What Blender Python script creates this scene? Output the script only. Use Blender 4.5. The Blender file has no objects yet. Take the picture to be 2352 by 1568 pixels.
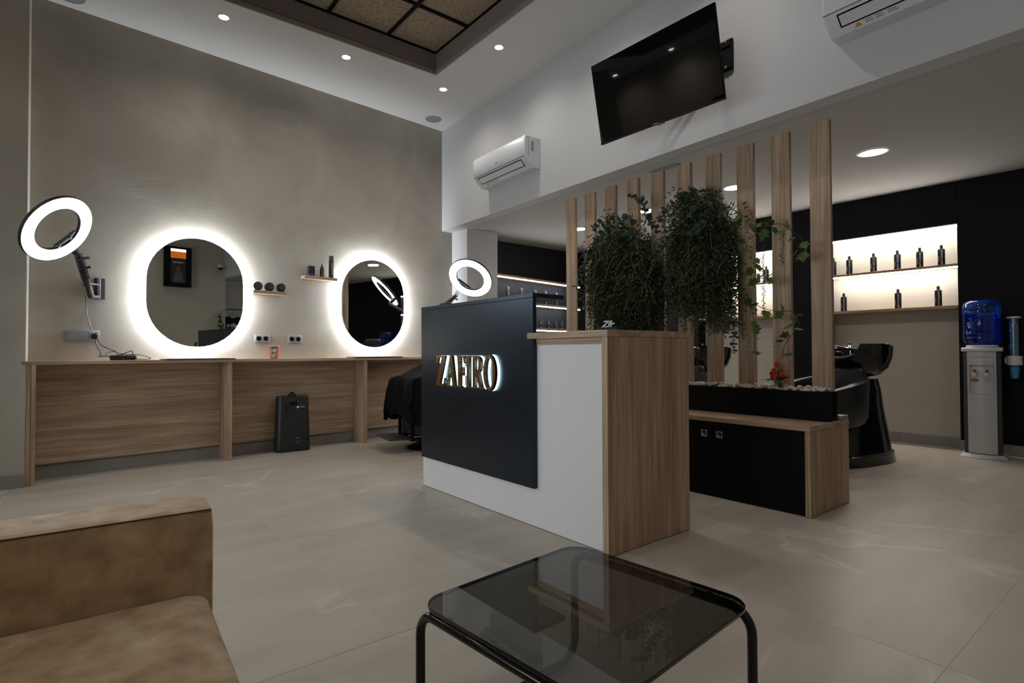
import bpy, bmesh, math, random
from mathutils import Vector, Matrix
random.seed(7)
PI = math.pi
R = math.radians
scene = bpy.context.scene
COL = scene.collection

# ------------------------------------------------------------------ camera, world, daylight fill, exposure
cam_d = bpy.data.cameras.new('camera')
cam_d.sensor_width = 36.0
cam_d.sensor_fit = 'HORIZONTAL'
cam_d.lens = 1274.2 * 36.0 / 2352.0
cam_d.clip_start = 0.02
cam = bpy.data.objects.new('camera', cam_d)
COL.objects.link(cam)
_yaw, _pitch, _roll = 0.671021, 0.0180423, -0.00393
_f = Vector((math.sin(_yaw) * math.cos(_pitch), math.cos(_yaw) * math.cos(_pitch), math.sin(_pitch)))
_r = Vector((math.cos(_yaw), -math.sin(_yaw), 0))
_u = _r.cross(_f)
_r2 = math.cos(_roll) * _r + math.sin(_roll) * _u
_u2 = -math.sin(_roll) * _r + math.cos(_roll) * _u
_m = Matrix((( _r2.x, _u2.x, -_f.x), (_r2.y, _u2.y, -_f.y), (_r2.z, _u2.z, -_f.z))).to_4x4()
_m.translation = (0, 0, 0.95)
cam.matrix_world = _m
scene.camera = cam

world = bpy.data.worlds.new('world')
scene.world = world
world.use_nodes = True
_bg = world.node_tree.nodes['Background']
_bg.inputs[0].default_value = (0.75, 0.86, 1.0, 1)
_bg.inputs[1].default_value = 0.25

def area_light(name, loc, rot, sx, sy, energy, color, parent=None, shape='RECTANGLE', spread=PI):
    d = bpy.data.lights.new(name, 'AREA')
    d.shape = shape
    d.size = sx
    if shape in ('RECTANGLE', 'ELLIPSE'):
        d.size_y = sy
    d.energy = energy
    d.color = color
    d.spread = spread
    o = bpy.data.objects.new(name, d)
    COL.objects.link(o)
    o.location = loc
    o.rotation_euler = rot
    if parent: o.parent = parent
    return o

# cool fill added as daylight from an unseen shop front behind the camera, left
area_light('shopfront_fill', (-1.92, 2.5, 1.15), (0, -PI / 2, 0), 1.9, 3.0, 66, (0.86, 0.93, 1.0))

vs = scene.view_settings
vs.view_transform = 'Standard'
vs.look = 'None'
vs.exposure = 0.0
vs.gamma = 1.0
vs.use_curve_mapping = False
scene.cycles.max_bounces = 8
scene.cycles.diffuse_bounces = 4
scene.cycles.glossy_bounces = 4
scene.cycles.transparent_max_bounces = 12
scene.cycles.sample_clamp_indirect = 6.0
scene.cycles.caustics_reflective = False
scene.cycles.caustics_refractive = False

DOWN_W = 4.8        # small ceiling spots
PANEL_W = 1.7       # round panels under the lower ceiling
RING_E = 22.0
MIRROR_E = 380.0
SHELF_E = 75.0
COOL = (0.86, 0.94, 1.0)
NEUT = (1.0, 0.97, 0.92)

# ------------------------------------------------------------------ materials
def new_mat(name):
    m = bpy.data.materials.new(name)
    m.use_nodes = True
    nt = m.node_tree
    return m, nt, nt.nodes, nt.links, nt.nodes['Principled BSDF']

def plain(name, col, rough=0.5, metal=0.0, spec=0.5, bump=0.0, bscale=200.0, coat=0.0):
    m, nt, N, L, b = new_mat(name)
    b.inputs['Base Color'].default_value = (*col, 1)
    b.inputs['Roughness'].default_value = rough
    b.inputs['Metallic'].default_value = metal
    b.inputs['Specular IOR Level'].default_value = spec
    b.inputs['Coat Weight'].default_value = coat
    tc = N.new('ShaderNodeTexCoord')
    nz = N.new('ShaderNodeTexNoise')
    nz.inputs['Scale'].default_value = bscale
    nz.inputs['Detail'].default_value = 3
    L.new(tc.outputs['Object'], nz.inputs['Vector'])
    hs = N.new('ShaderNodeMixRGB'); hs.blend_type = 'MULTIPLY'; hs.inputs[0].default_value = 0.12
    hs.inputs[1].default_value = (*col, 1)
    L.new(nz.outputs['Fac'], hs.inputs[2])
    L.new(hs.outputs[0], b.inputs['Base Color'])
    if bump:
        bp = N.new('ShaderNodeBump'); bp.inputs['Strength'].default_value = bump; bp.inputs['Distance'].default_value = 0.002
        L.new(nz.outputs['Fac'], bp.inputs['Height']); L.new(bp.outputs[0], b.inputs['Normal'])
    return m

def emit(name, col, strength):
    m, nt, N, L, b = new_mat(name)
    N.remove(b)
    e = N.new('ShaderNodeEmission')
    e.inputs[0].default_value = (*col, 1); e.inputs[1].default_value = strength
    L.new(e.outputs[0], N['Material Output'].inputs[0])
    return m

def ramp(N, stops):
    r = N.new('ShaderNodeValToRGB')
    el = r.color_ramp.elements
    el[0].position, el[0].color = stops[0][0], (*stops[0][1], 1)
    el[1].position, el[1].color = stops[-1][0], (*stops[-1][1], 1)
    for p, c in stops[1:-1]:
        e = el.new(p); e.color = (*c, 1)
    return r

def coords(N, L, scale, randomize=True):
    tc = N.new('ShaderNodeTexCoord')
    mp = N.new('ShaderNodeMapping')
    mp.inputs['Scale'].default_value = scale
    src = tc.outputs['Object']
    if randomize:
        oi = N.new('ShaderNodeObjectInfo')
        mu = N.new('ShaderNodeMath'); mu.operation = 'MULTIPLY'; mu.inputs[1].default_value = 37.0
        L.new(oi.outputs['Random'], mu.inputs[0])
        ad = N.new('ShaderNodeVectorMath'); ad.operation = 'ADD'
        L.new(src, ad.inputs[0]); L.new(mu.outputs[0], ad.inputs[1])
        src = ad.outputs[0]
    L.new(src, mp.inputs[0])
    return mp

def wood(name, axis, dark, light, rough=0.5):
    m, nt, N, L, b = new_mat(name)
    lo, hi = 0.7, 13.0
    sc = [hi, hi, hi]; sc['xyz'.index(axis)] = lo
    mp = coords(N, L, sc)
    n1 = N.new('ShaderNodeTexNoise'); n1.inputs['Scale'].default_value = 1.0; n1.inputs['Detail'].default_value = 5
    n1.inputs['Distortion'].default_value = 0.5
    L.new(mp.outputs[0], n1.inputs['Vector'])
    sc2 = [170.0] * 3; sc2['xyz'.index(axis)] = 2.6
    mp2 = coords(N, L, sc2)
    n2 = N.new('ShaderNodeTexNoise'); n2.inputs['Scale'].default_value = 1.0; n2.inputs['Detail'].default_value = 3
    L.new(mp2.outputs[0], n2.inputs['Vector'])
    mid = tuple((a + c) / 2 for a, c in zip(dark, light))
    r1 = ramp(N, [(0.30, dark), (0.48, mid), (0.56, light), (0.72, mid)])
    L.new(n1.outputs['Fac'], r1.inputs[0])
    r2 = ramp(N, [(0.36, (0.52, 0.48, 0.44)), (0.58, (1.0, 1.0, 1.0))])
    L.new(n2.outputs['Fac'], r2.inputs[0])
    mx = N.new('ShaderNodeMixRGB'); mx.blend_type = 'MULTIPLY'; mx.inputs[0].default_value = 0.75
    L.new(r1.outputs[0], mx.inputs[1]); L.new(r2.outputs[0], mx.inputs[2])
    L.new(mx.outputs[0], b.inputs['Base Color'])
    b.inputs['Roughness'].default_value = rough
    b.inputs['Specular IOR Level'].default_value = 0.35
    bp = N.new('ShaderNodeBump'); bp.inputs['Strength'].default_value = 0.12; bp.inputs['Distance'].default_value = 0.001
    L.new(n2.outputs['Fac'], bp.inputs['Height']); L.new(bp.outputs[0], b.inputs['Normal'])
    return m

def stucco(name, c1, c2, rough=0.75, bump=0.12):
    m, nt, N, L, b = new_mat(name)
    mp = coords(N, L, (1, 1, 1), False)
    n1 = N.new('ShaderNodeTexNoise'); n1.inputs['Scale'].default_value = 1.5; n1.inputs['Detail'].default_value = 7; n1.inputs['Distortion'].default_value = 0.9
    L.new(mp.outputs[0], n1.inputs['Vector'])
    r1 = ramp(N, [(0.3, c1), (0.7, c2)])
    L.new(n1.outputs['Fac'], r1.inputs[0]); L.new(r1.outputs[0], b.inputs['Base Color'])
    mp2 = coords(N, L, (5, 5, 9), False); mp2.inputs['Rotation'].default_value = (0.2, 0.7, 0.3)
    n2 = N.new('ShaderNodeTexNoise'); n2.inputs['Scale'].default_value = 1.0; n2.inputs['Detail'].default_value = 8; n2.inputs['Distortion'].default_value = 1.4
    L.new(mp2.outputs[0], n2.inputs['Vector'])
    bp = N.new('ShaderNodeBump'); bp.inputs['Strength'].default_value = bump; bp.inputs['Distance'].default_value = 0.012
    L.new(n2.outputs['Fac'], bp.inputs['Height']); L.new(bp.outputs[0], b.inputs['Normal'])
    b.inputs['Roughness'].default_value = rough
    b.inputs['Specular IOR Level'].default_value = 0.3
    return m

def tile_mat(name):
    m, nt, N, L, b = new_mat(name)
    mp = coords(N, L, (1.0, 1.0, 1.0))
    mps = coords(N, L, (2.2, 9.0, 2.0))
    n1 = N.new('ShaderNodeTexNoise'); n1.inputs['Scale'].default_value = 0.7; n1.inputs['Detail'].default_value = 6
    L.new(mps.outputs[0], n1.inputs['Vector'])
    r1 = ramp(N, [(0.3, (0.405, 0.350, 0.284)), (0.7, (0.490, 0.432, 0.358))])
    L.new(n1.outputs['Fac'], r1.inputs[0])
    n2 = N.new('ShaderNodeTexNoise'); n2.inputs['Scale'].default_value = 1.15; n2.inputs['Detail'].default_value = 3.5; n2.inputs['Distortion'].default_value = 0.6
    L.new(mp.outputs[0], n2.inputs['Vector'])
    s = N.new('ShaderNodeMath'); s.operation = 'SUBTRACT'; s.inputs[1].default_value = 0.5
    L.new(n2.outputs['Fac'], s.inputs[0])
    a = N.new('ShaderNodeMath'); a.operation = 'ABSOLUTE'; L.new(s.outputs[0], a.inputs[0])
    r2 = ramp(N, [(0.0, (1, 1, 1)), (0.008, (0.45, 0.45, 0.45)), (0.03, (0, 0, 0))])
    L.new(a.outputs[0], r2.inputs[0])
    n3 = N.new('ShaderNodeTexNoise'); n3.inputs['Scale'].default_value = 1.6
    L.new(mp.outputs[0], n3.inputs['Vector'])
    r3 = ramp(N, [(0.46, (0, 0, 0)), (0.60, (0.75, 0.75, 0.75))]); L.new(n3.outputs['Fac'], r3.inputs[0])
    mu = N.new('ShaderNodeMath'); mu.operation = 'MULTIPLY'
    L.new(r2.outputs[0], mu.inputs[0]); L.new(r3.outputs[0], mu.inputs[1])
    mx = N.new('ShaderNodeMixRGB'); mx.inputs[2].default_value = (0.62, 0.57, 0.50, 1)
    L.new(mu.outputs[0], mx.inputs[0]); L.new(r1.outputs[0], mx.inputs[1])
    L.new(mx.outputs[0], b.inputs['Base Color'])
    b.inputs['Roughness'].default_value = 0.42
    b.inputs['Specular IOR Level'].default_value = 0.45
    n4 = N.new('ShaderNodeTexNoise'); n4.inputs['Scale'].default_value = 160
    L.new(mp.outputs[0], n4.inputs['Vector'])
    bp = N.new('ShaderNodeBump'); bp.inputs['Strength'].default_value = 0.06; bp.inputs['Distance'].default_value = 0.001
    L.new(n4.outputs['Fac'], bp.inputs['Height']); L.new(bp.outputs[0], b.inputs['Normal'])
    return m

def leather(name):
    m, nt, N, L, b = new_mat(name)
    mp = coords(N, L, (1, 1, 1), False)
    n1 = N.new('ShaderNodeTexNoise'); n1.inputs['Scale'].default_value = 17; n1.inputs['Detail'].default_value = 7; n1.inputs['Distortion'].default_value = 0.25
    L.new(mp.outputs[0], n1.inputs['Vector'])
    r1 = ramp(N, [(0.30, (0.36, 0.235, 0.135)), (0.52, (0.52, 0.365, 0.22)), (0.70, (0.64, 0.48, 0.32))])
    L.new(n1.outputs['Fac'], r1.inputs[0]); L.new(r1.outputs[0], b.inputs['Base Color'])
    n2 = N.new('ShaderNodeTexNoise'); n2.inputs['Scale'].default_value = 120; n2.inputs['Detail'].default_value = 4
    L.new(mp.outputs[0], n2.inputs['Vector'])
    bp = N.new('ShaderNodeBump'); bp.inputs['Strength'].default_value = 0.25; bp.inputs['Distance'].default_value = 0.002
    L.new(n2.outputs['Fac'], bp.inputs['Height']); L.new(bp.outputs[0], b.inputs['Normal'])
    b.inputs['Roughness'].default_value = 0.62
    b.inputs['Sheen Weight'].default_value = 0.08
    return m

def cork(name):
    m, nt, N, L, b = new_mat(name)
    mp = coords(N, L, (1, 1, 1))
    n1 = N.new('ShaderNodeTexNoise'); n1.inputs['Scale'].default_value = 85; n1.inputs['Detail'].default_value = 5
    L.new(mp.outputs[0], n1.inputs['Vector'])
    r1 = ramp(N, [(0.32, (0.15, 0.108, 0.07)), (0.66, (0.42, 0.33, 0.235))])
    L.new(n1.outputs['Fac'], r1.inputs[0]); L.new(r1.outputs[0], b.inputs['Base Color'])
    bp = N.new('ShaderNodeBump'); bp.inputs['Strength'].default_value = 0.6; bp.inputs['Distance'].default_value = 0.004
    L.new(n1.outputs['Fac'], bp.inputs['Height']); L.new(bp.outputs[0], b.inputs['Normal'])
    b.inputs['Roughness'].default_value = 0.95
    return m

def tinted_glass(name, tint, rough=0.0, base=0.06):
    m, nt, N, L, b = new_mat(name)
    N.remove(b)
    tr = N.new('ShaderNodeBsdfTransparent'); tr.inputs[0].default_value = (*tint, 1)
    gl = N.new('ShaderNodeBsdfGlossy'); gl.inputs['Roughness'].default_value = rough
    lw = N.new('ShaderNodeLayerWeight'); lw.inputs[0].default_value = 0.28
    ma = N.new('ShaderNodeMath'); ma.operation = 'MULTIPLY_ADD'; ma.inputs[1].default_value = 0.85; ma.inputs[2].default_value = base
    L.new(lw.outputs['Fresnel'], ma.inputs[0])
    mx = N.new('ShaderNodeMixShader')
    L.new(ma.outputs[0], mx.inputs[0]); L.new(tr.outputs[0], mx.inputs[1]); L.new(gl.outputs[0], mx.inputs[2])
    L.new(mx.outputs[0], N['Material Output'].inputs[0])
    return m

def leafmat(name, c1, c2, rough=0.55):
    m, nt, N, L, b = new_mat(name)
    mp = coords(N, L, (1, 1, 1))
    n1 = N.new('ShaderNodeTexNoise'); n1.inputs['Scale'].default_value = 14; n1.inputs['Detail'].default_value = 3
    L.new(mp.outputs[0], n1.inputs['Vector'])
    r1 = ramp(N, [(0.32, c1), (0.68, c2)])
    L.new(n1.outputs['Fac'], r1.inputs[0]); L.new(r1.outputs[0], b.inputs['Base Color'])
    b.inputs['Roughness'].default_value = rough
    b.inputs['Specular IOR Level'].default_value = 0.3
    return m

OAKD, OAKL = (0.375, 0.252, 0.168), (0.575, 0.415, 0.290)
WOOD_X = wood('oak_grain_x', 'x', OAKD, OAKL)
WOOD_Y = wood('oak_grain_y', 'y', OAKD, OAKL)
WOOD_Z = wood('oak_grain_z', 'z', OAKD, OAKL)
WHITE = plain('white_paint', (0.60, 0.595, 0.60), 0.85, spec=0.2, bump=0.05, bscale=90)
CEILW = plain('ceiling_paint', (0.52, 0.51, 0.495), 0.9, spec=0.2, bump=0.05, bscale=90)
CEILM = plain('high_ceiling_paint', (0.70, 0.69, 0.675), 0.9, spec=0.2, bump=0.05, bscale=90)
STUCCO = stucco('beige_plaster', (0.335, 0.302, 0.255), (0.440, 0.402, 0.350))
BEIGE = stucco('beige_paint', (0.46, 0.425, 0.36), (0.50, 0.46, 0.395), 0.85, 0.06)
TILE = tile_mat('stone_tile')
GROUT = plain('grout', (0.80, 0.77, 0.72), 0.9)
BASEB = plain('grey_tile', (0.30, 0.28, 0.25), 0.55)
BROWN = plain('brown_paint', (0.225, 0.180, 0.160), 0.75)
BROWN2 = plain('brown_trim', (0.30, 0.245, 0.22), 0.7)
CORK = cork('cork_panel')
BLACKM = plain('black_matt', (0.005, 0.005, 0.006), 0.6, spec=0.12)
BLACKW = plain('black_cladding', (0.007, 0.007, 0.009), 0.6, spec=0.15)
BLACKL = plain('black_laminate', (0.006, 0.008, 0.012), 0.30, spec=0.6)
GLOSSB = plain('black_gloss', (0.006, 0.006, 0.007), 0.10, spec=0.6)
VINYL = plain('black_vinyl', (0.014, 0.014, 0.016), 0.40, spec=0.5, bump=0.1, bscale=400)
CLOTHB = plain('black_cloth', (0.010, 0.011, 0.014), 0.8, spec=0.2, bump=0.2, bscale=600)
PLAST = plain('black_plastic', (0.016, 0.016, 0.017), 0.42)
BOTTLEB = plain('bottle_black', (0.005, 0.005, 0.006), 0.45, spec=0.25)
COOLER = plain('cooler_silver', (0.56, 0.565, 0.57), 0.33, metal=0.15)
STEEL = plain('brushed_steel', (0.62, 0.62, 0.64), 0.32, metal=1.0)
CHROME = plain('chrome', (0.8, 0.8, 0.82), 0.1, metal=1.0)
SILVER = plain('silver_plastic', (0.36, 0.355, 0.36), 0.38, metal=0.35)
WPLAST = plain('white_plastic', (0.70, 0.71, 0.74), 0.35)
LWHITE = plain('white_laminate', (0.80, 0.775, 0.76), 0.45)
GREYP = plain('grey_plastic', (0.27, 0.29, 0.31), 0.6)
DGREY = plain('dark_grey', (0.05, 0.05, 0.052), 0.45)
MIRROR = plain('mirror_glass', (0.66, 0.67, 0.64), 0.0, metal=1.0)
GOLD = plain('gold_mirror', (0.62, 0.40, 0.17), 0.22, metal=1.0)
GOLDD = plain('dark_gold_edge', (0.05, 0.035, 0.02), 0.3, metal=0.6)
LEATHER = leather('tan_leather')
SEAM = plain('seam_thread', (0.05, 0.03, 0.018), 0.8)
SMOKE = tinted_glass('smoked_glass', (0.165, 0.168, 0.150), 0.0, 0.08)
def see_through(name):
    m, nt, N, L, b = new_mat(name)
    N.remove(b)
    tr = N.new('ShaderNodeBsdfTransparent')
    L.new(tr.outputs[0], N['Material Output'].inputs[0])
    return m
SMOKE_UNDER = see_through('smoked_glass_underside')
CLEAR = tinted_glass('clear_glass', (0.93, 0.95, 0.95), 0.0, 0.03)
BLUEG = tinted_glass('blue_plastic', (0.08, 0.46, 0.98), 0.05, 0.05)
WATER = tinted_glass('blue_water', (0.18, 0.52, 1.0), 0.0, 0.04)
for _m in (BLUEG, WATER):                      # tinted plastic scatters a little blue
    _nt = _m.node_tree
    _d = _nt.nodes.new('ShaderNodeBsdfTranslucent'); _d.inputs[0].default_value = (0.002, 0.20, 0.60, 1)
    _x = _nt.nodes.new('ShaderNodeMixShader'); _x.inputs[0].default_value = 0.12
    _o = _nt.nodes['Material Output']; _s = _o.inputs[0].links[0].from_socket
    _nt.links.new(_s, _x.inputs[1]); _nt.links.new(_d.outputs[0], _x.inputs[2]); _nt.links.new(_x.outputs[0], _o.inputs[0])
FOAM = plain('blue_cups', (0.05, 0.28, 0.50), 0.5)
SCREEN = plain('tv_screen', (0.003, 0.003, 0.004), 0.03, spec=0.5)
TEXTW = plain('white_print', (0.72, 0.72, 0.72), 0.6)
TEXTY = plain('yellow_print', (0.62, 0.58, 0.04), 0.6)
TEXTD = plain('dark_print', (0.03, 0.03, 0.035), 0.6)
AMBER = plain('amber_print', (0.60, 0.27, 0.02), 0.6)
PURPLE = plain('purple_print', (0.10, 0.045, 0.22), 0.4)
ORANGE = plain('orange_plastic', (0.85, 0.13, 0.03), 0.35)
PINKW = plain('translucent_lid', (0.85, 0.60, 0.62), 0.3)
REDP = plain('red_plastic', (0.55, 0.015, 0.015), 0.35)
PEBBLE = plain('white_pebble', (0.78, 0.73, 0.69), 0.75, bump=0.1, bscale=40)
G_DARK = leafmat('dark_fern', (0.020, 0.034, 0.012), (0.052, 0.080, 0.024))
G_OLIVE = leafmat('olive_fern', (0.038, 0.056, 0.012), (0.10, 0.125, 0.028))
G_BROWN = leafmat('brown_fern', (0.034, 0.034, 0.017), (0.095, 0.082, 0.042))
G_EUC = leafmat('eucalyptus', (0.026, 0.044, 0.038), (0.075, 0.105, 0.096))
G_IVY = leafmat('ivy', (0.030, 0.070, 0.018), (0.13, 0.20, 0.042))
G_LEAF = leafmat('flower_leaf', (0.060, 0.100, 0.055), (0.12, 0.17, 0.09))
STEMM = leafmat('stem', (0.035, 0.045, 0.015), (0.07, 0.08, 0.03))
RED = leafmat('red_petal', (0.45, 0.020, 0.008), (0.70, 0.05, 0.015), 0.5)
E_RING = emit('ring_led', COOL, RING_E)
E_MIR = emit('mirror_led', (0.90, 0.955, 1.0), MIRROR_E)
E_SHELF = emit('shelf_led', (1.0, 0.97, 0.90), SHELF_E)
E_SHELF2 = emit('shelf_led_cool', (0.90, 0.95, 1.0), 42.0)
E_DOWN = emit('spot_led', (1.0, 0.97, 0.93), 40.0)
E_PANEL = emit('panel_led', (1.0, 0.98, 0.94), 14.0)
E_SIGN = emit('sign_led', (0.50, 0.84, 1.0), 7.0)

BLACKL.node_tree.nodes['Principled BSDF'].inputs['Specular Tint'].default_value = (0.55, 0.74, 1.0, 1)  # blue of the panel's sheen put into the specular tint

# ------------------------------------------------------------------ mesh helpers
class G:
    """collects shapes of one part in one bmesh"""
    def __init__(s): s.bm = bmesh.new()
    def box(s, x0, x1, y0, y1, z0, z1, m=None):
        v = [s.bm.verts.new(p) for p in ((x0,y0,z0),(x1,y0,z0),(x1,y1,z0),(x0,y1,z0),(x0,y0,z1),(x1,y0,z1),(x1,y1,z1),(x0,y1,z1))]
        if m is not None:
            for q in v: q.co = m @ q.co
        for f in ((3,2,1,0),(4,5,6,7),(0,1,5,4),(1,2,6,5),(2,3,7,6),(3,0,4,7)):
            s.bm.faces.new([v[i] for i in f])
        return s
    def rings(s, rings, cap0=True, cap1=True, closed=True):
        """rings: list of lists of points, same length"""
        vs_ = [[s.bm.verts.new(p) for p in r] for r in rings]
        n = len(rings[0])
        for a, b in zip(vs_, vs_[1:]):
            for i in range(n if closed else n - 1):
                j = (i + 1) % n
                try: s.bm.faces.new((a[i], a[j], b[j], b[i]))
                except ValueError: pass
        if cap0: s.bm.faces.new(list(reversed(vs_[0])))
        if cap1: s.bm.faces.new(vs_[-1])
        return s
    def lathe(s, prof, n=28, c=(0, 0, 0), axis='z', caps=True):
        rr = []
        for r, h in prof:
            ring = []
            for k in range(n):
                a = 2 * PI * k / n
                p = (r * math.cos(a), r * math.sin(a), h)
                if axis == 'y': p = (p[0], -p[2], p[1])
                if axis == 'x': p = (p[2], p[0], p[1])
                ring.append((p[0] + c[0], p[1] + c[1], p[2] + c[2]))
            rr.append(ring)
        return s.rings(rr, caps, caps)
    def cyl(s, p0, p1, r0, r1=None, n=14, caps=True):
        return s.tube([p0, p1], r0 if r1 is None else [r0, r1], n, caps)
    def tube(s, pts, r, n=8, caps=True):
        pts = [Vector(p) for p in pts]
        rr = []
        up = None
        for i, p in enumerate(pts):
            t = (pts[min(i + 1, len(pts) - 1)] - pts[max(i - 1, 0)])
            if t.length < 1e-9: t = Vector((0, 0, 1))
            t.normalize()
            if up is None:
                up = t.orthogonal().normalized()
            up = (up - t * up.dot(t))
            if up.length < 1e-6: up = t.orthogonal()
            up.normalize()
            w = t.cross(up)
            q = r[i] if isinstance(r, (list, tuple)) else r
            rr.append([p + q * (math.cos(2 * PI * k / n) * up + math.sin(2 * PI * k / n) * w) for k in range(n)])
        return s.rings(rr, caps, caps)
    def prism(s, poly, y0, y1):
        """polygon in x,z pushed along y"""
        return s.rings([[(x, y0, z) for x, z in poly], [(x, y1, z) for x, z in poly]])
    def bevel(s, w, seg=2, angle=0.5):
        bmesh.ops.recalc_face_normals(s.bm, faces=s.bm.faces[:])
        ed = [e for e in s.bm.edges if len(e.link_faces) == 2 and e.calc_face_angle(0) > angle]
        bmesh.ops.bevel(s.bm, geom=ed, offset=w, segments=seg, profile=0.5, affect='EDGES', clamp_overlap=True)
        return s
    def quad(s, a, b, c, d):
        s.bm.faces.new([s.bm.verts.new(p) for p in (a, b, c, d)])
        return s
    def xf(s, m):
        bmesh.ops.transform(s.bm, matrix=m, verts=s.bm.verts[:])
        return s
    def mesh(s, name, mat, smooth=False, recalc=True):
        if recalc: bmesh.ops.recalc_face_normals(s.bm, faces=s.bm.faces[:])
        me = bpy.data.meshes.new(name)
        s.bm.to_mesh(me); s.bm.free()
        if mat: me.materials.append(mat)
        if smooth:
            for p in me.polygons: p.use_smooth = True
            me.set_sharp_from_angle(angle=R(38))
        return me

def link(name, me, parent=None, loc=(0, 0, 0), rot=(0, 0, 0)):
    o = bpy.data.objects.new(name, me)
    COL.objects.link(o)
    if parent: o.parent = parent
    o.location = loc; o.rotation_euler = rot
    return o
def part(name, g, mat, parent, smooth=False, loc=(0, 0, 0), rot=(0, 0, 0), label=None):
    o = link(name, g.mesh(name, mat, smooth) if isinstance(g, G) else g, parent, loc, rot)
    if label: o['label'] = label
    return o
def tag(o, label, cat, group=None, kind=None):
    o['label'] = label; o['category'] = cat
    if group: o['group'] = group
    if kind: o['kind'] = kind
    return o
def thing(name, label, cat, loc=(0, 0, 0), rotz=0.0, group=None):
    o = bpy.data.objects.new(name, None)
    o.empty_display_size = 0.05
    COL.objects.link(o)
    o.location = loc; o.rotation_euler = (0, 0, rotz)
    return tag(o, label, cat, group)
def struct(name, g, mat, parent=None, loc=(0, 0, 0), rotz=0.0, smooth=False):
    o = link(name, g.mesh(name, mat, smooth), parent, loc, (0, 0, rotz))
    if not parent: o['kind'] = 'structure'
    return o
def dup(root, loc, rotz=None, label=None):
    def cp(o, par):
        c = o.copy(); COL.objects.link(c)
        if par: c.parent = par
        for ch in o.children: cp(ch, c)
        return c
    r = cp(root, None)
    r.location = loc
    if rotz is not None: r.rotation_euler = (0, 0, rotz)
    if label: r['label'] = label
    return r
def text_mesh(txt, size, depth, mat, align='CENTER', bold=0.0, shear=0.0):
    c = bpy.data.curves.new('print', 'FONT')
    c.body = txt; c.size = size; c.extrude = depth; c.align_x = align; c.align_y = 'CENTER'; c.resolution_u = 2; c.offset = bold; c.shear = shear
    o = bpy.data.objects.new('print', c)
    me = bpy.data.meshes.new_from_object(o)
    bpy.data.objects.remove(o); bpy.data.curves.remove(c)
    me.materials.clear(); me.materials.append(mat)
    return me
FACE = (PI / 2, 0, 0)       # turns a text lying in xy so that it stands in xz and reads from -y

# ------------------------------------------------------------------ the room
LA = R(5.1)                                   # the salon's long plaster wall is a little out of square
LW0 = Vector((1.077, 5.65, 0))
def lw(s, off=0.0, z=0.0):
    return (LW0.x + s * math.cos(LA) + off * math.sin(LA), LW0.y + s * math.sin(LA) - off * math.cos(LA), z)
TVA = -PI / 2 - math.atan(0.0246)
def tvx(y): return 3.4215 + 0.0246 * y
def tvw(y, off=0.0, z=0.0): return (tvx(y) - off, y, z)
BWA = -PI / 2 + math.atan(0.0253)
def bwx(y): return 6.60 - 0.0253 * (y - 1.2)
H = 3.675
def soffit(x): return 2.435 + 0.0395 * (x - 3.5)

# floor with its stone tiles
fl = struct('floor', G().box(-2.8, 7.0, -1.5, 6.7, -0.06, -0.0012), GROUT)
tx, ty = 1.203, 1.2155
tme = G().box(-tx / 2 + .001, tx / 2 - .001, -ty / 2 + .001, ty / 2 - .001, -0.0011, 0.0).bevel(0.0004, 1).mesh('floor_tile', TILE)
for i in range(-3, 5):
    for j in range(-2, 5):
        link('floor_tile', tme, fl, (0.857 + (i + .5) * tx, 0.506 + (j + .5) * ty, 0))

# long plaster wall with the mirrors
wl = struct('wall_left', G().box(-1.40, 2.66, 0, 0.12, 0, H), STUCCO, None, LW0, LA)
# entrance wall standing forward of it
we = struct('wall_entrance', G().box(-0.80, -0.257, 5.255, 5.95, 0, H), BEIGE)
struct('wall_entrance_side', G().box(-1.92, -0.80, 5.95, 6.07, 0, H), BEIGE)
# wall behind the camera
struct('wall_rear', G().box(-1.8, 3.42, -0.87, -0.75, 0, H), BEIGE)
struct('wall_rear_annex', G().box(3.42, 6.75, -1.37, -1.25, 0, 2.7), WHITE)
struct('wall_front', G().box(-1.92, -1.8, -0.87, 0.1, 0, H).box(-1.92, -1.8, 4.3, 5.95, 0, H).box(-1.92, -1.8, 0.1, 4.3, 2.85, H).box(-1.92, -1.8, 0.1, 4.3, 0, 0.12), BEIGE)
wn = struct('window_1', G().box(-1.90, -1.83, 0.1, 0.16, 0.12, 2.85).box(-1.90, -1.83, 4.24, 4.3, 0.12, 2.85).box(-1.90, -1.83, 0.16, 4.24, 2.79, 2.85).box(-1.90, -1.83, 0.16, 4.24, 0.12, 0.18).box(-1.90, -1.83, 1.5, 1.56, 0.18, 2.79).box(-1.90, -1.83, 2.84, 2.90, 0.18, 2.79), BLACKM)  # unseen shop window, put in and set close for its cool fill
for a, b in ((0.16, 1.5), (1.56, 2.84), (2.90, 4.24)):
    part('pane', G().box(-1.872, -1.864, a, b, 0.18, 2.79), CLEAR, wn)

# bulkhead that carries the television, lower ceiling behind it
g = G()
y0, y1 = -1.3, 5.95
g.rings([[(tvx(y0), y0, 2.435), (tvx(y0) + .13, y0, 2.435), (tvx(y0) + .13, y0, H), (tvx(y0), y0, H)],
         [(tvx(y1), y1, 2.435), (tvx(y1) + .13, y1, 2.435), (tvx(y1) + .13, y1, H), (tvx(y1), y1, H)]])
struct('wall_bulkhead', g, WHITE)
g = G()
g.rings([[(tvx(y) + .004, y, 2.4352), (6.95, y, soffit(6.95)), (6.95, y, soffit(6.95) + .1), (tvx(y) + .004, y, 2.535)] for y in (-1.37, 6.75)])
struct('ceiling_lower', g, CEILW)
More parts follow.
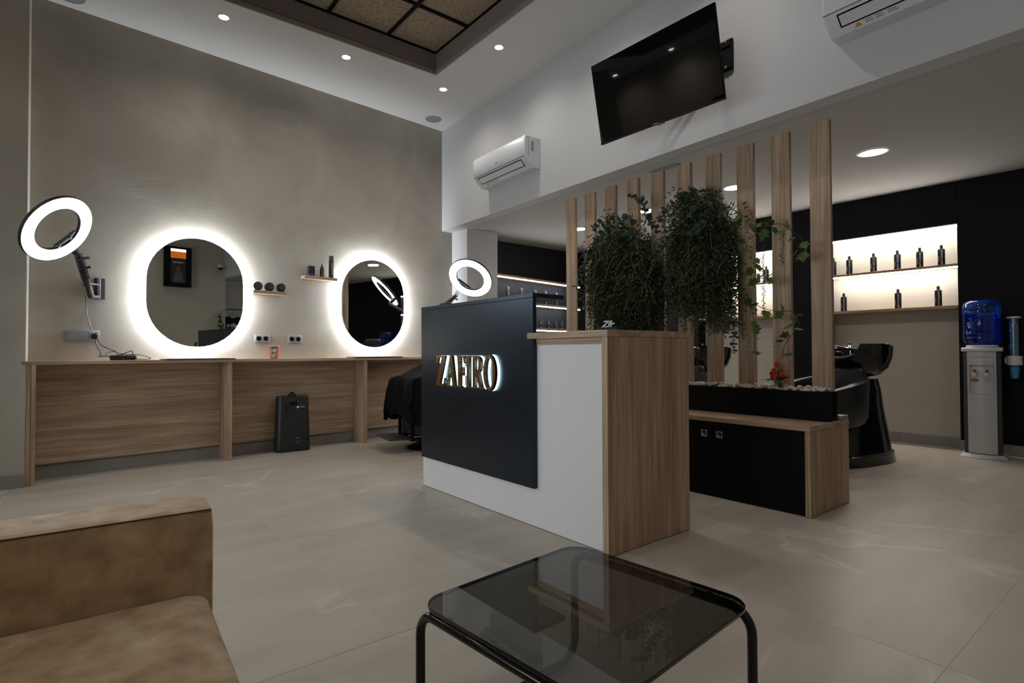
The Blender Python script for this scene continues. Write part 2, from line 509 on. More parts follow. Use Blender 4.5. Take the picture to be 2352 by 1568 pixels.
# column at the end of the plaster wall
g = G()
P = [(3.745, 5.585), (4.235, 5.625), (4.20, 6.14), (3.70, 6.14)]
g.rings([[(x, y, 0) for x, y in P], [(x, y, soffit(x) + .003) for x, y in P]])
struct('wall_column', g, WHITE)
# black side wall of the annex
ba = math.atan2(6.42 - 6.03, 6.5 - 4.2)
BL0 = Vector((4.2, 6.03, 0))
def bl(s, off=0.0, z=0.0): return (BL0.x + s * math.cos(ba) + off * math.sin(ba), BL0.y + s * math.sin(ba) - off * math.cos(ba), z)
struct('wall_side', G().box(-0.02, 2.5, 0, 0.1, 0, 2.62), plain('lit_black_wall', (0.018, 0.021, 0.025), 0.6, spec=0.2), None, BL0, ba)  # black lifted to grey-blue, the strip lights' glow put into the colour
# far wall: beige, clad in black panels around two lit recesses
NY = [(1.485, 2.635), (3.085, 4.235)]         # recess spans in y
NTOP = 2.150
wb = struct('wall_back', G().box(-5.4, 2.6, 0.18, 0.28, 0, 2.62), BEIGE, None, (bwx(1.2), 1.2, 0), BWA)
def bk(y): return 1.2 - y                     # local x on the far wall
def clad(y0, y1, z0, z1):
    part('cladding_panel', G().box(bk(y1), bk(y0), 0, 0.18, z0, z1).bevel(.002, 1), BLACKW, wb)
clad(-1.26, NY[0][0], 0.098, 2.60)
clad(NY[0][1], NY[1][0], 0.098, NTOP)
clad(NY[1][1], 6.45, 0.098, 2.60)
clad(NY[0][0] + .001, NY[1][1] - .001, NTOP + .001, 2.60)
# skirting tiles
def skirt(name, pieces, loc, rz):
    me0 = None
    root = None
    for k, (a, b, yb) in enumerate(pieces):
        gg = G().box(a + .001, b - .001, yb - .010, yb, 0.0005, 0.095).bevel(.001, 1)
        if root is None: root = struct(name, gg, BASEB, None, loc, rz)
        else: part('skirting_tile', gg, BASEB, root)
cuts = [-1.36, -0.19, 1.01, 2.21, 2.64]
skirt('baseboard_left', [(a, b, -0.001) for a, b in zip(cuts, cuts[1:])], LW0, LA)
skirt('baseboard_entrance', [(-.79, -.257, 0)], (0, 5.2545, 0), 0)
skirt('baseboard_back', [(bk(2.635), bk(2.02), 0.179), (bk(2.02), bk(1.486), 0.179), (bk(4.235), bk(3.085), 0.179), (bk(1.486), bk(0.6), 0.0), (bk(0.6), bk(-0.6), 0.0), (bk(-0.6), bk(-1.25), 0.0), (bk(3.085), bk(2.635), 0.0), (bk(6.4), bk(4.235), 0.0)], (bwx(1.2), 1.2, 0), BWA)

# main ceiling with the sunk coffer of cork panels
CX0, CX1, CY0, CY1 = -0.90, 2.79, 0.60, 4.70
g = G()
g.box(-1.92, CX0, -0.87, 6.1, H, H + .10); g.box(CX1, 3.75, -0.87, 6.1, H, H + .10)
g.box(CX0, CX1, -0.87, CY0, H, H + .10); g.box(CX0, CX1, CY1, 6.1, H, H + .10)
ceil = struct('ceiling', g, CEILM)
g = G(); t = .014
ZG = 3.885
for (a, b, c, d) in ((CX1, CX1 + .03, CY0 - .03, CY1 + .03), (CX0 - .03, CX0, CY0 - .03, CY1 + .03), (CX0, CX1, CY1, CY1 + .03), (CX0, CX1, CY0 - .03, CY0)):
    g.box(a, b, c, d, H + .101, ZG + .06)
cof = struct('trim_1', g, BROWN)
g = G()
w = .012
g.box(CX1 - w, CX1 + .001, CY0, CY1, H - .004, H + .034); g.box(CX0 - .001, CX0 + w, CY0, CY1, H - .004, H + .034)
g.box(CX0 + w, CX1 - w, CY1 - w, CY1 + .001, H - .004, H + .034); g.box(CX0 + w, CX1 - w, CY0 - .001, CY0 + w, H - .004, H + .034)
part('lip', g, BROWN2, cof)
g = G()
for (a, b, c, d) in ((CX1 - .002, CX1, CY0, CY1), (CX0, CX0 + .002, CY0, CY1), (CX0, CX1, CY1 - .002, CY1), (CX0, CX1, CY0, CY0 + .002)):
    g.box(a, b, c, d, H + .034, ZG)
part('riser', g, BROWN, cof)
gx = [CX1, 2.27, 1.71, 1.15, 0.59, 0.03, -0.53, CX0]
gy = [CY1, 4.13, 3.575, 3.02, 2.465, 1.91, 1.355, 0.80, CY0]
g = G()
for x in gx: g.box(x - .013, x + .013, CY0, CY1, ZG - .006, ZG + .012)
for y in gy: g.box(CX0, CX1, y - .013, y + .013, ZG - .0062, ZG + .0118)
part('grid_bar', g, BLACKM, cof)
for a, b in zip(gx, gx[1:]):
    for c, d in zip(gy, gy[1:]):
        part('cork_panel', G().box(b + .006, a - .006, d + .006, c - .006, ZG + .013, ZG + .028), CORK, cof)

# ------------------------------------------------------------------ ceiling lights
def make_spot(label, loc):
    t = thing('ceiling_spot', label, 'ceiling light', loc, 0, 'small round spots in the high ceiling')
    part('trim_ring', G().lathe([(.037, -.001), (.037, -.006), (.048, -.006), (.050, -.0005)], 28, caps=False), WPLAST, t, True)
    part('lens', G().lathe([(.0368, -.0015), (.0368, -.0035), (.02, -.0045), (.002, -.0048)], 24), E_DOWN, t, True)
    sp = bpy.data.lights.new('spot_beam', 'SPOT')
    sp.energy = DOWN_W * 4.0; sp.spot_size = R(150); sp.spot_blend = 1.0; sp.shadow_soft_size = 0.035; sp.color = (1.0, 0.95, 0.88)
    o = bpy.data.objects.new('spot_beam', sp); COL.objects.link(o); o.parent = t; o.location = (0, 0, -.02)
    return t
s0 = make_spot('ceiling spot over the oval mirror with the lit poster in it', (0.946, 4.938, H))
for lab, p in (('ceiling spot between the cork coffer and the plaster wall, over the small jars', (1.963, 4.918)),
               ('ceiling spot off the corner tip of the cork coffer', (2.999, 4.909)),
               ('ceiling spot over the air conditioner beside the coffer', (2.974, 3.917)),
               ('ceiling spot over the television', (2.95, 2.92)),
               ('ceiling spot between television and second air conditioner', (2.93, 1.92)),
               ('ceiling spot behind the camera over the sofa end', (1.60, 0.15)),
               ('ceiling spot behind the camera over the sofa', (0.30, 0.15)),
               ('ceiling spot at the entrance corner behind the camera', (-1.35, 0.9)),
               ('ceiling spot mirrored high in the television screen, nearer the pillar side', (-1.38, 5.55)),
               ('ceiling spot mirrored in the middle of the television screen', (-1.45, 4.58))):
    dup(s0, (p[0], p[1], H), None, lab)
def make_panel(label, loc):
    t = thing('round_panel_light', label, 'ceiling light', loc, 0, 'round panel lights under the lower ceiling')
    part('trim_ring', G().lathe([(.093, 0.0), (.093, -.006), (.106, -.006), (.111, 0.0)], 40, caps=False), WPLAST, t, True)
    part('diffuser', G().lathe([(.0925, -.002), (.0925, -.0045), (.05, -.005), (.002, -.005)], 40), E_PANEL, t, True)
    area_light('panel_beam', (0, 0, -.02), (0, 0, 0), .18, .18, PANEL_W, (1.0, .965, .91), t, 'DISK')
    t.rotation_euler = (0, -math.atan(.0395), 0)
    return t
p0 = make_panel('round panel light nearest the water cooler', (4.87, 1.61, soffit(4.87) - .0005))
for lab, p in (('round panel light behind the second plant cluster', (4.885, 2.764)),
               ('round panel light between the two plant clusters', (4.945, 3.826)),
               ('round panel light nearest the black product shelves', (5.005, 4.935)),
               ('round panel light beyond the cooler behind the frame edge', (4.85, 0.45))):
    r_ = dup(p0, (p[0], p[1], soffit(p[0]) - .0005), None, lab); r_.rotation_euler = p0.rotation_euler
def speaker(label, x, y):
    t = thing('ceiling_speaker', label, 'speaker', (x, y, H), 0)
    part('rim', G().lathe([(.082, -.0005), (.084, -.005), (.092, -.005), (.094, -.0005)], 36, caps=False), GREYP, t, True)
    part('grille', G().lathe([(.0815, -.001), (.0815, -.003), (.04, -.005), (.002, -.0055)], 36), GREYP, t, True)
speaker('grey ceiling speaker in the corner above the first air conditioner', 3.30, 5.62)
speaker('grey ceiling speaker cut by the picture top above the first ring lamp', -0.03, 5.37)
t = thing('ceiling_hatch', 'flat grey hatch in the lower ceiling behind the tall slats', 'hatch', (3.80, 2.76, soffit(3.80) - .0005), 0)
part('frame', G().box(-.035, .035, -.14, .14, -.006, 0).bevel(.001, 1), SILVER, t)
part('cover', G().box(-.026, .026, -.13, .13, -.009, -.0061).bevel(.001, 1), GREYP, t)

# ------------------------------------------------------------------ counter along the plaster wall
ct = thing('wall_counter', 'long oak counter along the plaster wall under the mirrors', 'counter', LW0, LA)
part('countertop', G().box(-1.385, 2.40, -.275, -.002, .866, .893).bevel(.0015, 1), WOOD_X, ct)
CUT = [-1.30, -0.018, 1.304, 2.33]
for a, b in zip(CUT, CUT[1:]):
    part('back_panel', G().box(a + (.034 if a > -1 else -.004), b - .002, -.035, -.014, .112, .8655), WOOD_X, ct)
for s in (-0.018, 1.304, 2.33):
    part('leg', G().box(s, s + .034, -.262, -.013, .0005, .8655).bevel(.001, 1), WOOD_Z, ct)
part('leg', G().box(-1.306 - .026, -1.306, -.275, -.013, .0005, .8655).bevel(.001, 1), WOOD_Z, ct)
part('filler_strip', G().box(-1.372, -1.334, -.268, -.24, .0005, .8655).bevel(.001, 1), WOOD_Z, ct)
def mat_on(name, label, s0, s1):
    t = thing(name, label, 'mat', lw((s0 + s1) / 2, .15, .8932), LA, 'black mats on the counter')
    part('sheet', G().box(-(s1 - s0) / 2, (s1 - s0) / 2, -.132, .10, 0, .006).bevel(.001, 1), PLAST, t)
    g = G()
    for k in range(12):
        x = -(s1 - s0) / 2 + .02 + k * ((s1 - s0) - .04) / 11
        g.box(x - .004, x + .004, -.12, .09, .0061, .0075)
    part('rib', g, PLAST, t)
mat_on('counter_mat', 'black mat on the counter under the mirror with the poster', -.50, .04)
mat_on('counter_mat', 'black mat on the counter under the mirror near the reception desk', 1.20, 1.76)

# ------------------------------------------------------------------ backlit mirrors
def capsule(w, h, n=20):
    r = w / 2; k = h / 2 - r
    pts = []
    for i in range(n + 1):
        a = PI * i / n; pts.append((r * math.cos(a), k + r * math.sin(a)))
    for i in range(n + 1):
        a = PI + PI * i / n; pts.append((r * math.cos(a), -k + r * math.sin(a)))
    return pts
def make_mirror(label, s, hang):
    t = thing('backlit_mirror', label, 'mirror', lw(s, 0, 1.482), LA)
    MW, MH = .765, .962
    part('frame_body', G().prism(capsule(MW - .006, MH - .006), -.0385, -.0365), SILVER, t)
    gl_ = part('mirror_glass', G().prism(capsule(MW, MH), -.0025, .0025), MIRROR, t, False, (0, -.0515, 0), (0, 0, R(hang)))
    part('rim_gasket', G().prism(capsule(MW - .34, MH - .34), -.0425, -.0388), DGREY, t)
    def band(w, h, y0, y1):
        g = G(); p = capsule(w, h)
        g.rings([[(x, y0, z) for x, z in p], [(x, y1, z) for x, z in p]], False, False)
        return g
    part('light_band', band(MW - .056, MH - .056, -.0362, -.024), E_MIR, t)
    part('back_box', G().prism(capsule(MW - .060, MH - .060), -.0363, -.001), DGREY, t)
    return t
make_mirror('backlit rounded mirror reflecting the lit poster', -.2145, -.6)
make_mirror('backlit rounded mirror reflecting the black wall, nearer the reception desk', 1.538, 1.5)

# ------------------------------------------------------------------ small wall shelves and what stands on them
def wshelf(label, s0, s1, z0, z1):
    t = thing('wall_shelf', label, 'shelf', lw((s0 + s1) / 2, 0, z0), LA, None)
    part('board', G().box(-(s1 - s0) / 2, (s1 - s0) / 2, -.105, -.001, 0, z1 - z0).bevel(.001, 1), WOOD_X, t)
    part('mounting_rail', G().box(-(s1 - s0) / 2 + .02, (s1 - s0) / 2 - .02, -.020, -.001, -.006, -.0003), STEEL, t)
wshelf('short oak wall shelf holding three round jars', .252, .549, 1.508, 1.538)
wshelf('short oak wall shelf with box, spray and tall can beside the second mirror', .735, 1.082, 1.692, 1.720)
def jar(label, s, r, body, lid):
    t = thing('round_jar', label, 'jar', lw(s, .062, 1.5382), LA, 'round jars on the short shelf')
    part('tub', G().lathe([(r * .97, -.016), (r, -.013), (r, .012), (r * .97, .014)], 32, (0, 0, r), 'y'), body, t, True)
    part('lid', G().lathe([(r * 1.0, .0145), (r * 1.02, .017), (r * 1.02, .026), (r * .9, .029)], 32, (0, 0, r), 'y'), lid, t, True)
    part('label_disc', G().lathe([(r * .62, .0291), (r * .6, .0298)], 24, (0, 0, r), 'y'), DGREY, t)
TEALD = plain('teal_lid', (0.035, 0.055, 0.062), 0.4)
jar('round jar with pale green rim, first from the lit mirror', .293, .041, WPLAST, TEALD)
jar('black round jar in the middle of the row of three', .401, .041, PLAST, PLAST)
jar('black round jar at the far end, furthest from the lit mirror', .513, .041, PLAST, PLAST)
t = thing('product_carton', 'small black carton with purple foot on the upper wall shelf', 'box', lw(.82, .055, 1.7202), LA)
part('carton', G().box(-.029, .029, -.025, .025, .022, .104).bevel(.001, 1), PLAST, t)
part('printed_foot', G().box(-.0292, .0292, -.0252, .0252, 0, .0218), PURPLE, t)
t = thing('spray_bottle', 'slim black bottle with pointed nozzle on the upper wall shelf', 'bottle', lw(.934, .055, 1.7202), LA)
part('bottle_body', G().lathe([(.019, 0), (.0205, .004), (.0205, .088), (.016, .096), (.011, .100)], 24), PLAST, t, True)
part('nozzle', G().lathe([(.0115, .1005), (.0115, .116), (.006, .122), (.004, .142)], 16), PLAST, t, True)
part('label_print', text_mesh('HAIR OIL', .016, .0002, TEXTY), TEXTY, t, False, (0, -.0207, .045), (PI / 2, -PI / 2, 0))
t = thing('spray_can', 'tall black spray can at the mirror end of the upper wall shelf', 'can', lw(1.036, .055, 1.7202), LA)
part('can_body', G().lathe([(.024, 0), (.0265, .003), (.0265, .180), (.022, .190)], 26), PLAST, t, True)
part('cap', G().lathe([(.0245, .1905), (.0245, .226), (.020, .232)], 26), DGREY, t, True)
part('label_print', text_mesh('HAIRSPRAY', .026, .0002, TEXTW), TEXTD, t, False, (0, -.0268, .095), (PI / 2, -PI / 2, 0))

# ------------------------------------------------------------------ sockets, cover plate
def socket(label, s0, s1, z0, z1, n, blind=False):
    t = thing('wall_socket', label, 'socket', lw((s0 + s1) / 2, 0, (z0 + z1) / 2), LA)
    w, h = s1 - s0, z1 - z0
    part('face_plate', G().box(-w / 2, w / 2, -.009, -.001, -h / 2, h / 2).bevel(.003, 2), SILVER, t, True)
    for k in range(n):
        cx = -w / 2 + .008 + (w - .016) * (k + .5) / n
        hw = (w - .016) / n / 2 - .003
        f = part('socket_insert', G().box(cx - hw, cx + hw, -.0105, -.0091, -h / 2 + .012, h / 2 - .012).bevel(.001, 1), SILVER if not blind else GREYP, t)
        if not blind:
            part('socket_well', G().lathe([(.022, .0106), (.0225, .0115), (.0185, .0115), (.018, .0108), (.002, .0107)], 24, (cx, 0, 0), 'y'), BLACKM, f, True)
socket('double silver wall socket nearer the mirror with the poster', .288, .433, 1.044, 1.122, 2)
socket('double silver wall socket behind the orange container', .605, .749, 1.042, 1.122, 2)
socket('long silver switch plate with a plug, below the first ring lamp', -1.123, -.905, 1.047, 1.130, 3, True)
t = thing('access_cover', 'plaster coloured cover plate screwed high on the plaster wall', 'cover plate', lw(.552, 0, 3.27), LA)
part('plate', G().box(-.148, .148, -.0035, -.0005, -.098, .098).bevel(.001, 1), STUCCO, t)
for x in (-.13, .05, .13):
    for z in (-.08, .08):
        part('screw', G().lathe([(.005, .0036), (.004, .0048)], 10, (x, 0, z), 'y'), GREYP, t)

# ------------------------------------------------------------------ sharps container
t = thing('sharps_container', 'small orange container with pale lid on the oak counter', 'container', lw(.397, .22, .8932), LA - R(30))
def taper(w0, d0, w1, d1, z0, z1): 
    return [[(-w0/2,-d0/2,z0),(w0/2,-d0/2,z0),(w0/2,d0/2,z0),(-w0/2,d0/2,z0)],[(-w1/2,-d1/2,z1),(w1/2,-d1/2,z1),(w1/2,d1/2,z1),(-w1/2,d1/2,z1)]]
part('tub', G().rings(taper(.062, .056, .074, .068, 0, .112)).bevel(.004, 2), ORANGE, t, True)
part('lid', G().rings(taper(.080, .074, .078, .072, .1125, .124)).bevel(.003, 2), PINKW, t, True)
lb = part('label', G().rings([[(-.022, -.0302, .012), (.022, -.0302, .012), (.022, -.0295, .012), (-.022, -.0295, .012)], [(-.024, -.0358, .105), (.024, -.0358, .105), (.024, -.0350, .105), (-.024, -.0350, .105)]]), TEXTW, t)
def slab_on(z0, z1, x0, x1, mat, nm, dy=.0004):
    yy = lambda z: -.0302 - (z - .012) / .093 * .0056 - dy
    part(nm, G().rings([[(x0, yy(z0), z0), (x1, yy(z0), z0), (x1, yy(z0) + .0003, z0), (x0, yy(z0) + .0003, z0)], [(x0, yy(z1), z1), (x1, yy(z1), z1), (x1, yy(z1) + .0003, z1), (x0, yy(z1) + .0003, z1)]]), mat, lb)
slab_on(.092, .104, -.023, .023, TEXTD, 'header_band'); slab_on(.040, .064, -.021, .021, AMBER, 'amber_panel')
slab_on(.074, .081, -.020, -.004, TEXTD, 'arrow_print'); slab_on(.018, .028, .002, .019, TEXTD, 'symbol_print'); slab_on(.022, .028, -.019, -.005, GREYP, 'line_print')
slab_on(.046, .056, -.017, -.005, TEXTD, 'hazard_print', .0008)

# ------------------------------------------------------------------ ring lamps
def ring_lamp(label, c, n, bracket, hinge, joint, group='ring lamps on wall arms'):
    c, n, B = Vector(c), Vector(n).normalized(), Vector(bracket)
    t = thing('ring_lamp', label, 'ring lamp', B, 0, group)
    Q = n.to_track_quat('Z', 'Y').to_matrix().to_4x4()
    M = Matrix.Translation(c - B) @ Q
    RO, RI = .240, .158
    g = G(); k = 64
    def rr(r, h): return [(r * math.cos(2*PI*i/k), r * math.sin(2*PI*i/k), h) for i in range(k)]
    part('housing', G().rings([rr(RO - .001, -.001), rr(RO + .003, -.004), rr(RO + .003, -.022), rr(RO - .012, -.030), rr(RI + .012, -.030), rr(RI - .003, -.022), rr(RI - .003, -.004), rr(RI + .001, -.001)], False, False).xf(M), PLAST, t, True)
    part('diffuser', G().rings([rr(RO - .002, -.0012), rr(RO - .004, .004), rr(RI + .004, .004), rr(RI + .002, -.0012), rr(RO - .002, -.0012)], False, False).xf(M), E_RING, t, True)
    J, Hn = Vector(joint) - B, Vector(hinge) - B
    # phone clamp across the inside of the ring, at the side of the arm
    d = (J - (c - B)); d -= n * d.dot(n); d.normalize()
    e = n.cross(d)
    F = Matrix((( e.x, d.x, n.x), (e.y, d.y, n.y), (e.z, d.z, n.z))).to_4x4(); F.translation = c - B
    part('phone_clamp', G().box(-.085, .085, RI - .045, RI - .008, -.026, -.010).bevel(.005, 2).xf(F), PLAST, t, True)
    for x in (-.06, .03):
        part('clamp_screw', G().lathe([(.008, 0), (.008, .006), (.005, .009)], 12).xf(F @ Matrix.Translation((x, RI - .02, -.010))), CHROME, t, True)
    rim = (c - B) + d * (RO - .01) - n * .024
    part('swivel', G().tube([rim, rim.lerp(J, .5), J], [.020, .024, .017], 12), PLAST, t, True)
    part('arm', G().tube([J, J.lerp(Hn, .35), J.lerp(Hn, .36), Hn], [.017, .018, .022, .024], 14), PLAST, t, True)
    knob_at = J.lerp(Hn, .12)
    sd = (Hn - J).normalized().cross(Vector((0, 1, 0))).normalized()
    for q, ln in ((.08, .045), (.30, .035)):
        p = J.lerp(Hn, q)
        part('knob', G().tube([p, p + sd * ln, p + sd * (ln + .012)], [.008, .008, .014], 10), PLAST, t, True)
    part('spiral_cable', G().tube([J.lerp(Hn, i / 60 * .55) + .026 * (math.cos(i * .9) * sd + math.sin(i * .9) * sd.cross((Hn - J).normalized())) for i in range(61)], .0035, 6), PLAST, t, True)
    wm = Matrix.Rotation(LA, 4, 'Z')
    part('wall_plate', G().box(-.037, .037, -.012, -.001, -.085, .085).bevel(.006, 2).xf(wm), PLAST, t, True)
    part('hinge_bar', G().box(-.018, .004, -.040, -.0125, -.082, .082).bevel(.004, 2).xf(wm), SILVER, t, True)
    hb = wm @ Vector((-.007, -.026, -.07))
    part('hinge', G().tube([hb, Hn], .013, 10), CHROME, t, True)
    hb2 = wm @ Vector((-.007, -.03, .03))
    part('strut', G().tube([hb2, J.lerp(Hn, .66)], .008, 8), CHROME, t, True)
    return t
B1 = lw(-.908, 0, 1.468); H1 = (B1[0] - .055, B1[1] - .06, 1.402)
ring_lamp('lit ring lamp on a folding wall arm above the switch plate', (-.076, 4.804, 1.782), (.652, -.536, -.534), B1, H1, (.035, 5.07, 1.655))
B2 = lw(2.25, 0, 1.36); H2 = (B2[0] - .05, B2[1] - .07, 1.30)
ring_lamp('lit ring lamp beyond the reception desk beside the white column', (3.37, 4.97, 1.74), (-.64, -.37, -.67), B2, H2, (3.30, 5.15, 1.56))
# its plug, cable and power brick
t = thing('power_cable', 'thin black lamp cable hanging from the ring lamp to a plug', 'cable', lw(-.94, .015, 1.085), LA)
def lwl(s, off, z): return (s + .94, -off + .015, z - 1.085)
def bez(pts, n=8):
    out = []
    P_ = [Vector(p) for p in pts]
    for i in range(len(P_) - 1):
        p0_, p1_, p2_, p3_ = P_[max(i-1, 0)], P_[i], P_[i+1], P_[min(i+2, len(P_)-1)]
        for k in range(n):
            u = k / n
            out.append(.5 * ((2*p1_) + (p2_-p0_)*u + (2*p0_-5*p1_+4*p2_-p3_)*u*u + (3*p1_-p0_-3*p2_+p3_)*u**3))
    out.append(P_[-1]); return out
part('cord', G().tube(bez([lwl(-1.035, .22, 1.50), lwl(-1.02, .18, 1.42), lwl(-1.0, .06, 1.33), lwl(-.985, .03, 1.22), lwl(-.955, .02, 1.13), lwl(-.94, .035, 1.092)]), .0032, 6), PLAST, t, True)
part('plug', G().lathe([(.021, .0), (.023, .004), (.023, .030), (.016, .040)], 20, (0, .004, 0), 'y'), PLAST, t, True)
t = thing('power_brick', 'black power brick in a tangle of cable on the counter', 'power brick', lw(-.79, .13, .8932), LA)
def cbl(s, off, z): return (s + .79, -off + .13, z - .8932)
part('brick', G().box(-.062, .062, -.028, .028, 0, .040).bevel(.006, 2), PLAST, t, True)
part('lamp_plug', G().lathe([(.019, -.02), (.021, 0), (.021, .03), (.012, .04)], 16, (.075, -.005, .021), 'x'), PLAST, t, True)
part('cable_tie', G().tube([(.02, -.031, .004), (.02, -.031, .041), (.02, .030, .043), (.02, .031, .004)], .003, 6), DGREY, t)
part('cable', G().tube(bez([cbl(-.935, .05, 1.065), cbl(-.930, .06, 1.01), cbl(-.905, .09, .945), cbl(-.92, .11, .925), cbl(-.87, .13, .925), cbl(-.85, .13, .915)]), .0038, 6), PLAST, t, True)
part('cable', G().tube(bez([cbl(-.925, .05, 1.075), cbl(-.905, .07, 1.02), cbl(-.86, .09, .985), cbl(-.815, .10, .965), cbl(-.79, .11, .937), cbl(-.72, .10, .962), cbl(-.70, .10, .965), cbl(-.70, .12, .925), cbl(-.71, .13, .905)]), .0034, 6), PLAST, t, True)
part('cable', G().tube(bez([cbl(-.88, .12, .93), cbl(-.86, .09, .955), cbl(-.81, .08, .962), cbl(-.76, .09, .942), cbl(-.66, .12, .935), cbl(-.60, .12, .92), cbl(-.58, .14, .905), cbl(-.60, .16, .899), cbl(-.69, .16, .899)]), .0032, 6), PLAST, t, True)

# ------------------------------------------------------------------ humidifier under the counter
t = thing('air_humidifier', 'black upright air humidifier on the floor under the counter', 'humidifier', (1.678, 5.545, 0), R(-3))
def rrect(w, d, r, z, n=5):
    p = []
    for cx, cy, a0 in ((w/2-r, d/2-r, 0), (-w/2+r, d/2-r, PI/2), (-w/2+r, -d/2+r, PI), (w/2-r, -d/2+r, 1.5*PI)):
        for i in range(n + 1):
            a = a0 + PI/2 * i / n; p.append((cx + r*math.cos(a), cy + r*math.sin(a), z))
    return p
part('housing', G().rings([rrect(.306, .150, .045, 0), rrect(.318, .158, .048, .012), rrect(.316, .157, .048, .08), rrect(.288, .142, .045, .520), rrect(.280, .136, .042, .528)]), PLAST, t, True)
fp = part('front_window', G().rings([[(-.085, -.0792, .145), (.125, -.0785, .145), (.125, -.070, .145), (-.085, -.070, .145)], [(-.085, -.0745, .440), (.112, -.0740, .440), (.112, -.066, .440), (-.085, -.066, .440)]]), GLOSSB, t)
part('mist_outlet', G().lathe([(.034, .5285), (.036, .535), (.030, .552), (.018, .562), (.004, .566)], 24), GLOSSB, t, True)
part('handle_recess', G().box(-.04, .03, -.0755, -.068, .446, .478).bevel(.004, 2), BLACKM, t)
part('logo_disc', G().lathe([(.0105, .0752), (.009, .0762)], 20, (.035, 0, .424), 'y'), TEXTW, fp)
part('logo_print', text_mesh('create', .019, .0003, TEXTW), None, fp, False, (.075, -.0768, .426), FACE)
part('name_print', text_mesh('MISTER', .009, .0003, TEXTW), None, t, False, (.03, -.0802, .127), FACE)
part('button', G().lathe([(.006, .0795), (.005, .0815)], 14, (.03, 0, .088), 'y'), GREYP, t)
part('button', G().lathe([(.003, .0795), (.002, .0812)], 12, (.055, 0, .098), 'y'), GREYP, t)

# ------------------------------------------------------------------ reception desk
dk = thing('reception_desk', 'reception desk with black sign panel, white front and oak end', 'reception desk', (1.94, 1.735, 0))
# local: x into the desk, y along it
part('side_panel', G().box(0, .64, 0, .036, .003, 1.0175).bevel(.001, 1), WOOD_Z, dk)
part('front_panel', G().box(.036, .056, .0365, 1.755, .003, 1.0175), LWHITE, dk)
part('front_rail', G().box(.030, .0358, .0365, .56, .985, 1.0172), WOOD_Y, dk)
part('oak_top', G().box(-.002, .66, -.002, .575, 1.018, 1.050).bevel(.001, 1), WOOD_Y, dk)
part('far_side_panel', G().box(.036, .64, 1.7555, 1.778, .003, 1.0175), LWHITE, dk)
part('work_surface', G().box(.058, .64, .58, 1.7545, .72, .745), LWHITE, dk)
part('kick_back', G().box(.60, .62, .58, 1.7545, .12, .718), LWHITE, dk)
pn = part('sign_panel', G().box(.008, .033, .535, 1.755, .212, 1.242).bevel(.0015, 1), BLACKL, dk)
part('panel_lid', G().box(.008, .240, .535, 1.755, 1.243, 1.266).bevel(.0015, 1), BLACKL, dk)
part('lid_bracket', G().box(.0335, .10, .62, .64, 1.20, 1.242).box(.0335, .10, 1.69, 1.71, 1.20, 1.242), BLACKM, dk)
# raised lettering: gilded faces over a lit acrylic back
def curve_mesh(name, polys, depth, mat):
    c = bpy.data.curves.new(name, 'CURVE'); c.dimensions = '2D'; c.fill_mode = 'BOTH'; c.extrude = depth
    for poly in polys:
        sp = c.splines.new('POLY'); sp.points.add(len(poly) - 1); sp.use_cyclic_u = True
        for q, (x, y) in zip(sp.points, poly): q.co = (x, y, 0, 1)
    o = bpy.data.objects.new(name, c)
    me = bpy.data.meshes.new_from_object(o)
    bpy.data.objects.remove(o); bpy.data.curves.remove(c)
    me.materials.clear(); me.materials.append(mat)
    return me
def ell(cx, cy, rx, ry, n=40): return [(cx + rx*math.cos(2*PI*i/n), cy + ry*math.sin(2*PI*i/n)) for i in range(n)]
LET = {
 'Z': (.52, [[(0,1),(.5,1),(.5,.93),(.20,.07),(.42,.07),(.46,.26),(.52,.26),(.52,0),(-.03,0),(-.03,.07),(.31,.93),(.10,.93),(.06,.74),(0,.74)]]),
 'A': (.58, [[(0,0),(.17,0),(.17,.04),(.115,.04),(.15,.28),(.335,.28),(.375,.04),(.32,.04),(.32,0),(.60,0),(.60,.04),(.54,.04),(.36,1),(.25,1),(.06,.04),(0,.04)], [(.162,.35),(.322,.35),(.245,.83)]]),
 'F': (.44, [[(0,0),(.27,0),(.27,.04),(.20,.04),(.20,.47),(.28,.47),(.30,.37),(.345,.37),(.345,.65),(.30,.65),(.28,.54),(.20,.54),(.20,.94),(.34,.94),(.39,.76),(.44,.76),(.44,1),(0,1),(0,.96),(.06,.96),(.06,.04),(0,.04)]]),
 'I': (.26, [[(0,0),(.26,0),(.26,.04),(.20,.04),(.20,.96),(.26,.96),(.26,1),(0,1),(0,.96),(.06,.96),(.06,.04),(0,.04)]]),
 'R': (.56, [[(0,0),(.26,0),(.26,.04),(.20,.04),(.20,.46),(.24,.46),(.385,0),(.58,0),(.58,.04),(.53,.04),(.375,.49),(.45,.55),(.49,.65),(.49,.80),(.45,.92),(.37,.98),(.27,1),(0,1),(0,.96),(.06,.96),(.06,.04),(0,.04)], [(.20,.53),(.27,.53),(.33,.58),(.35,.68),(.35,.80),(.33,.90),(.27,.94),(.20,.94)]]),
 'O': (.56, [ell(.28,.5,.29,.535), ell(.28,.5,.165,.455)])}
order = 'ZAFIRO'
hgt = .198
tot = sum(LET[c][0] for c in order) + .045 * 5
kx = .655 / tot
ypos = 3.222 - 1.735
MX = Matrix(((0, 0, -1), (-1, 0, 0), (0, 1, 0))).to_4x4()       # text x -> -y, text y -> z, text z -> -x
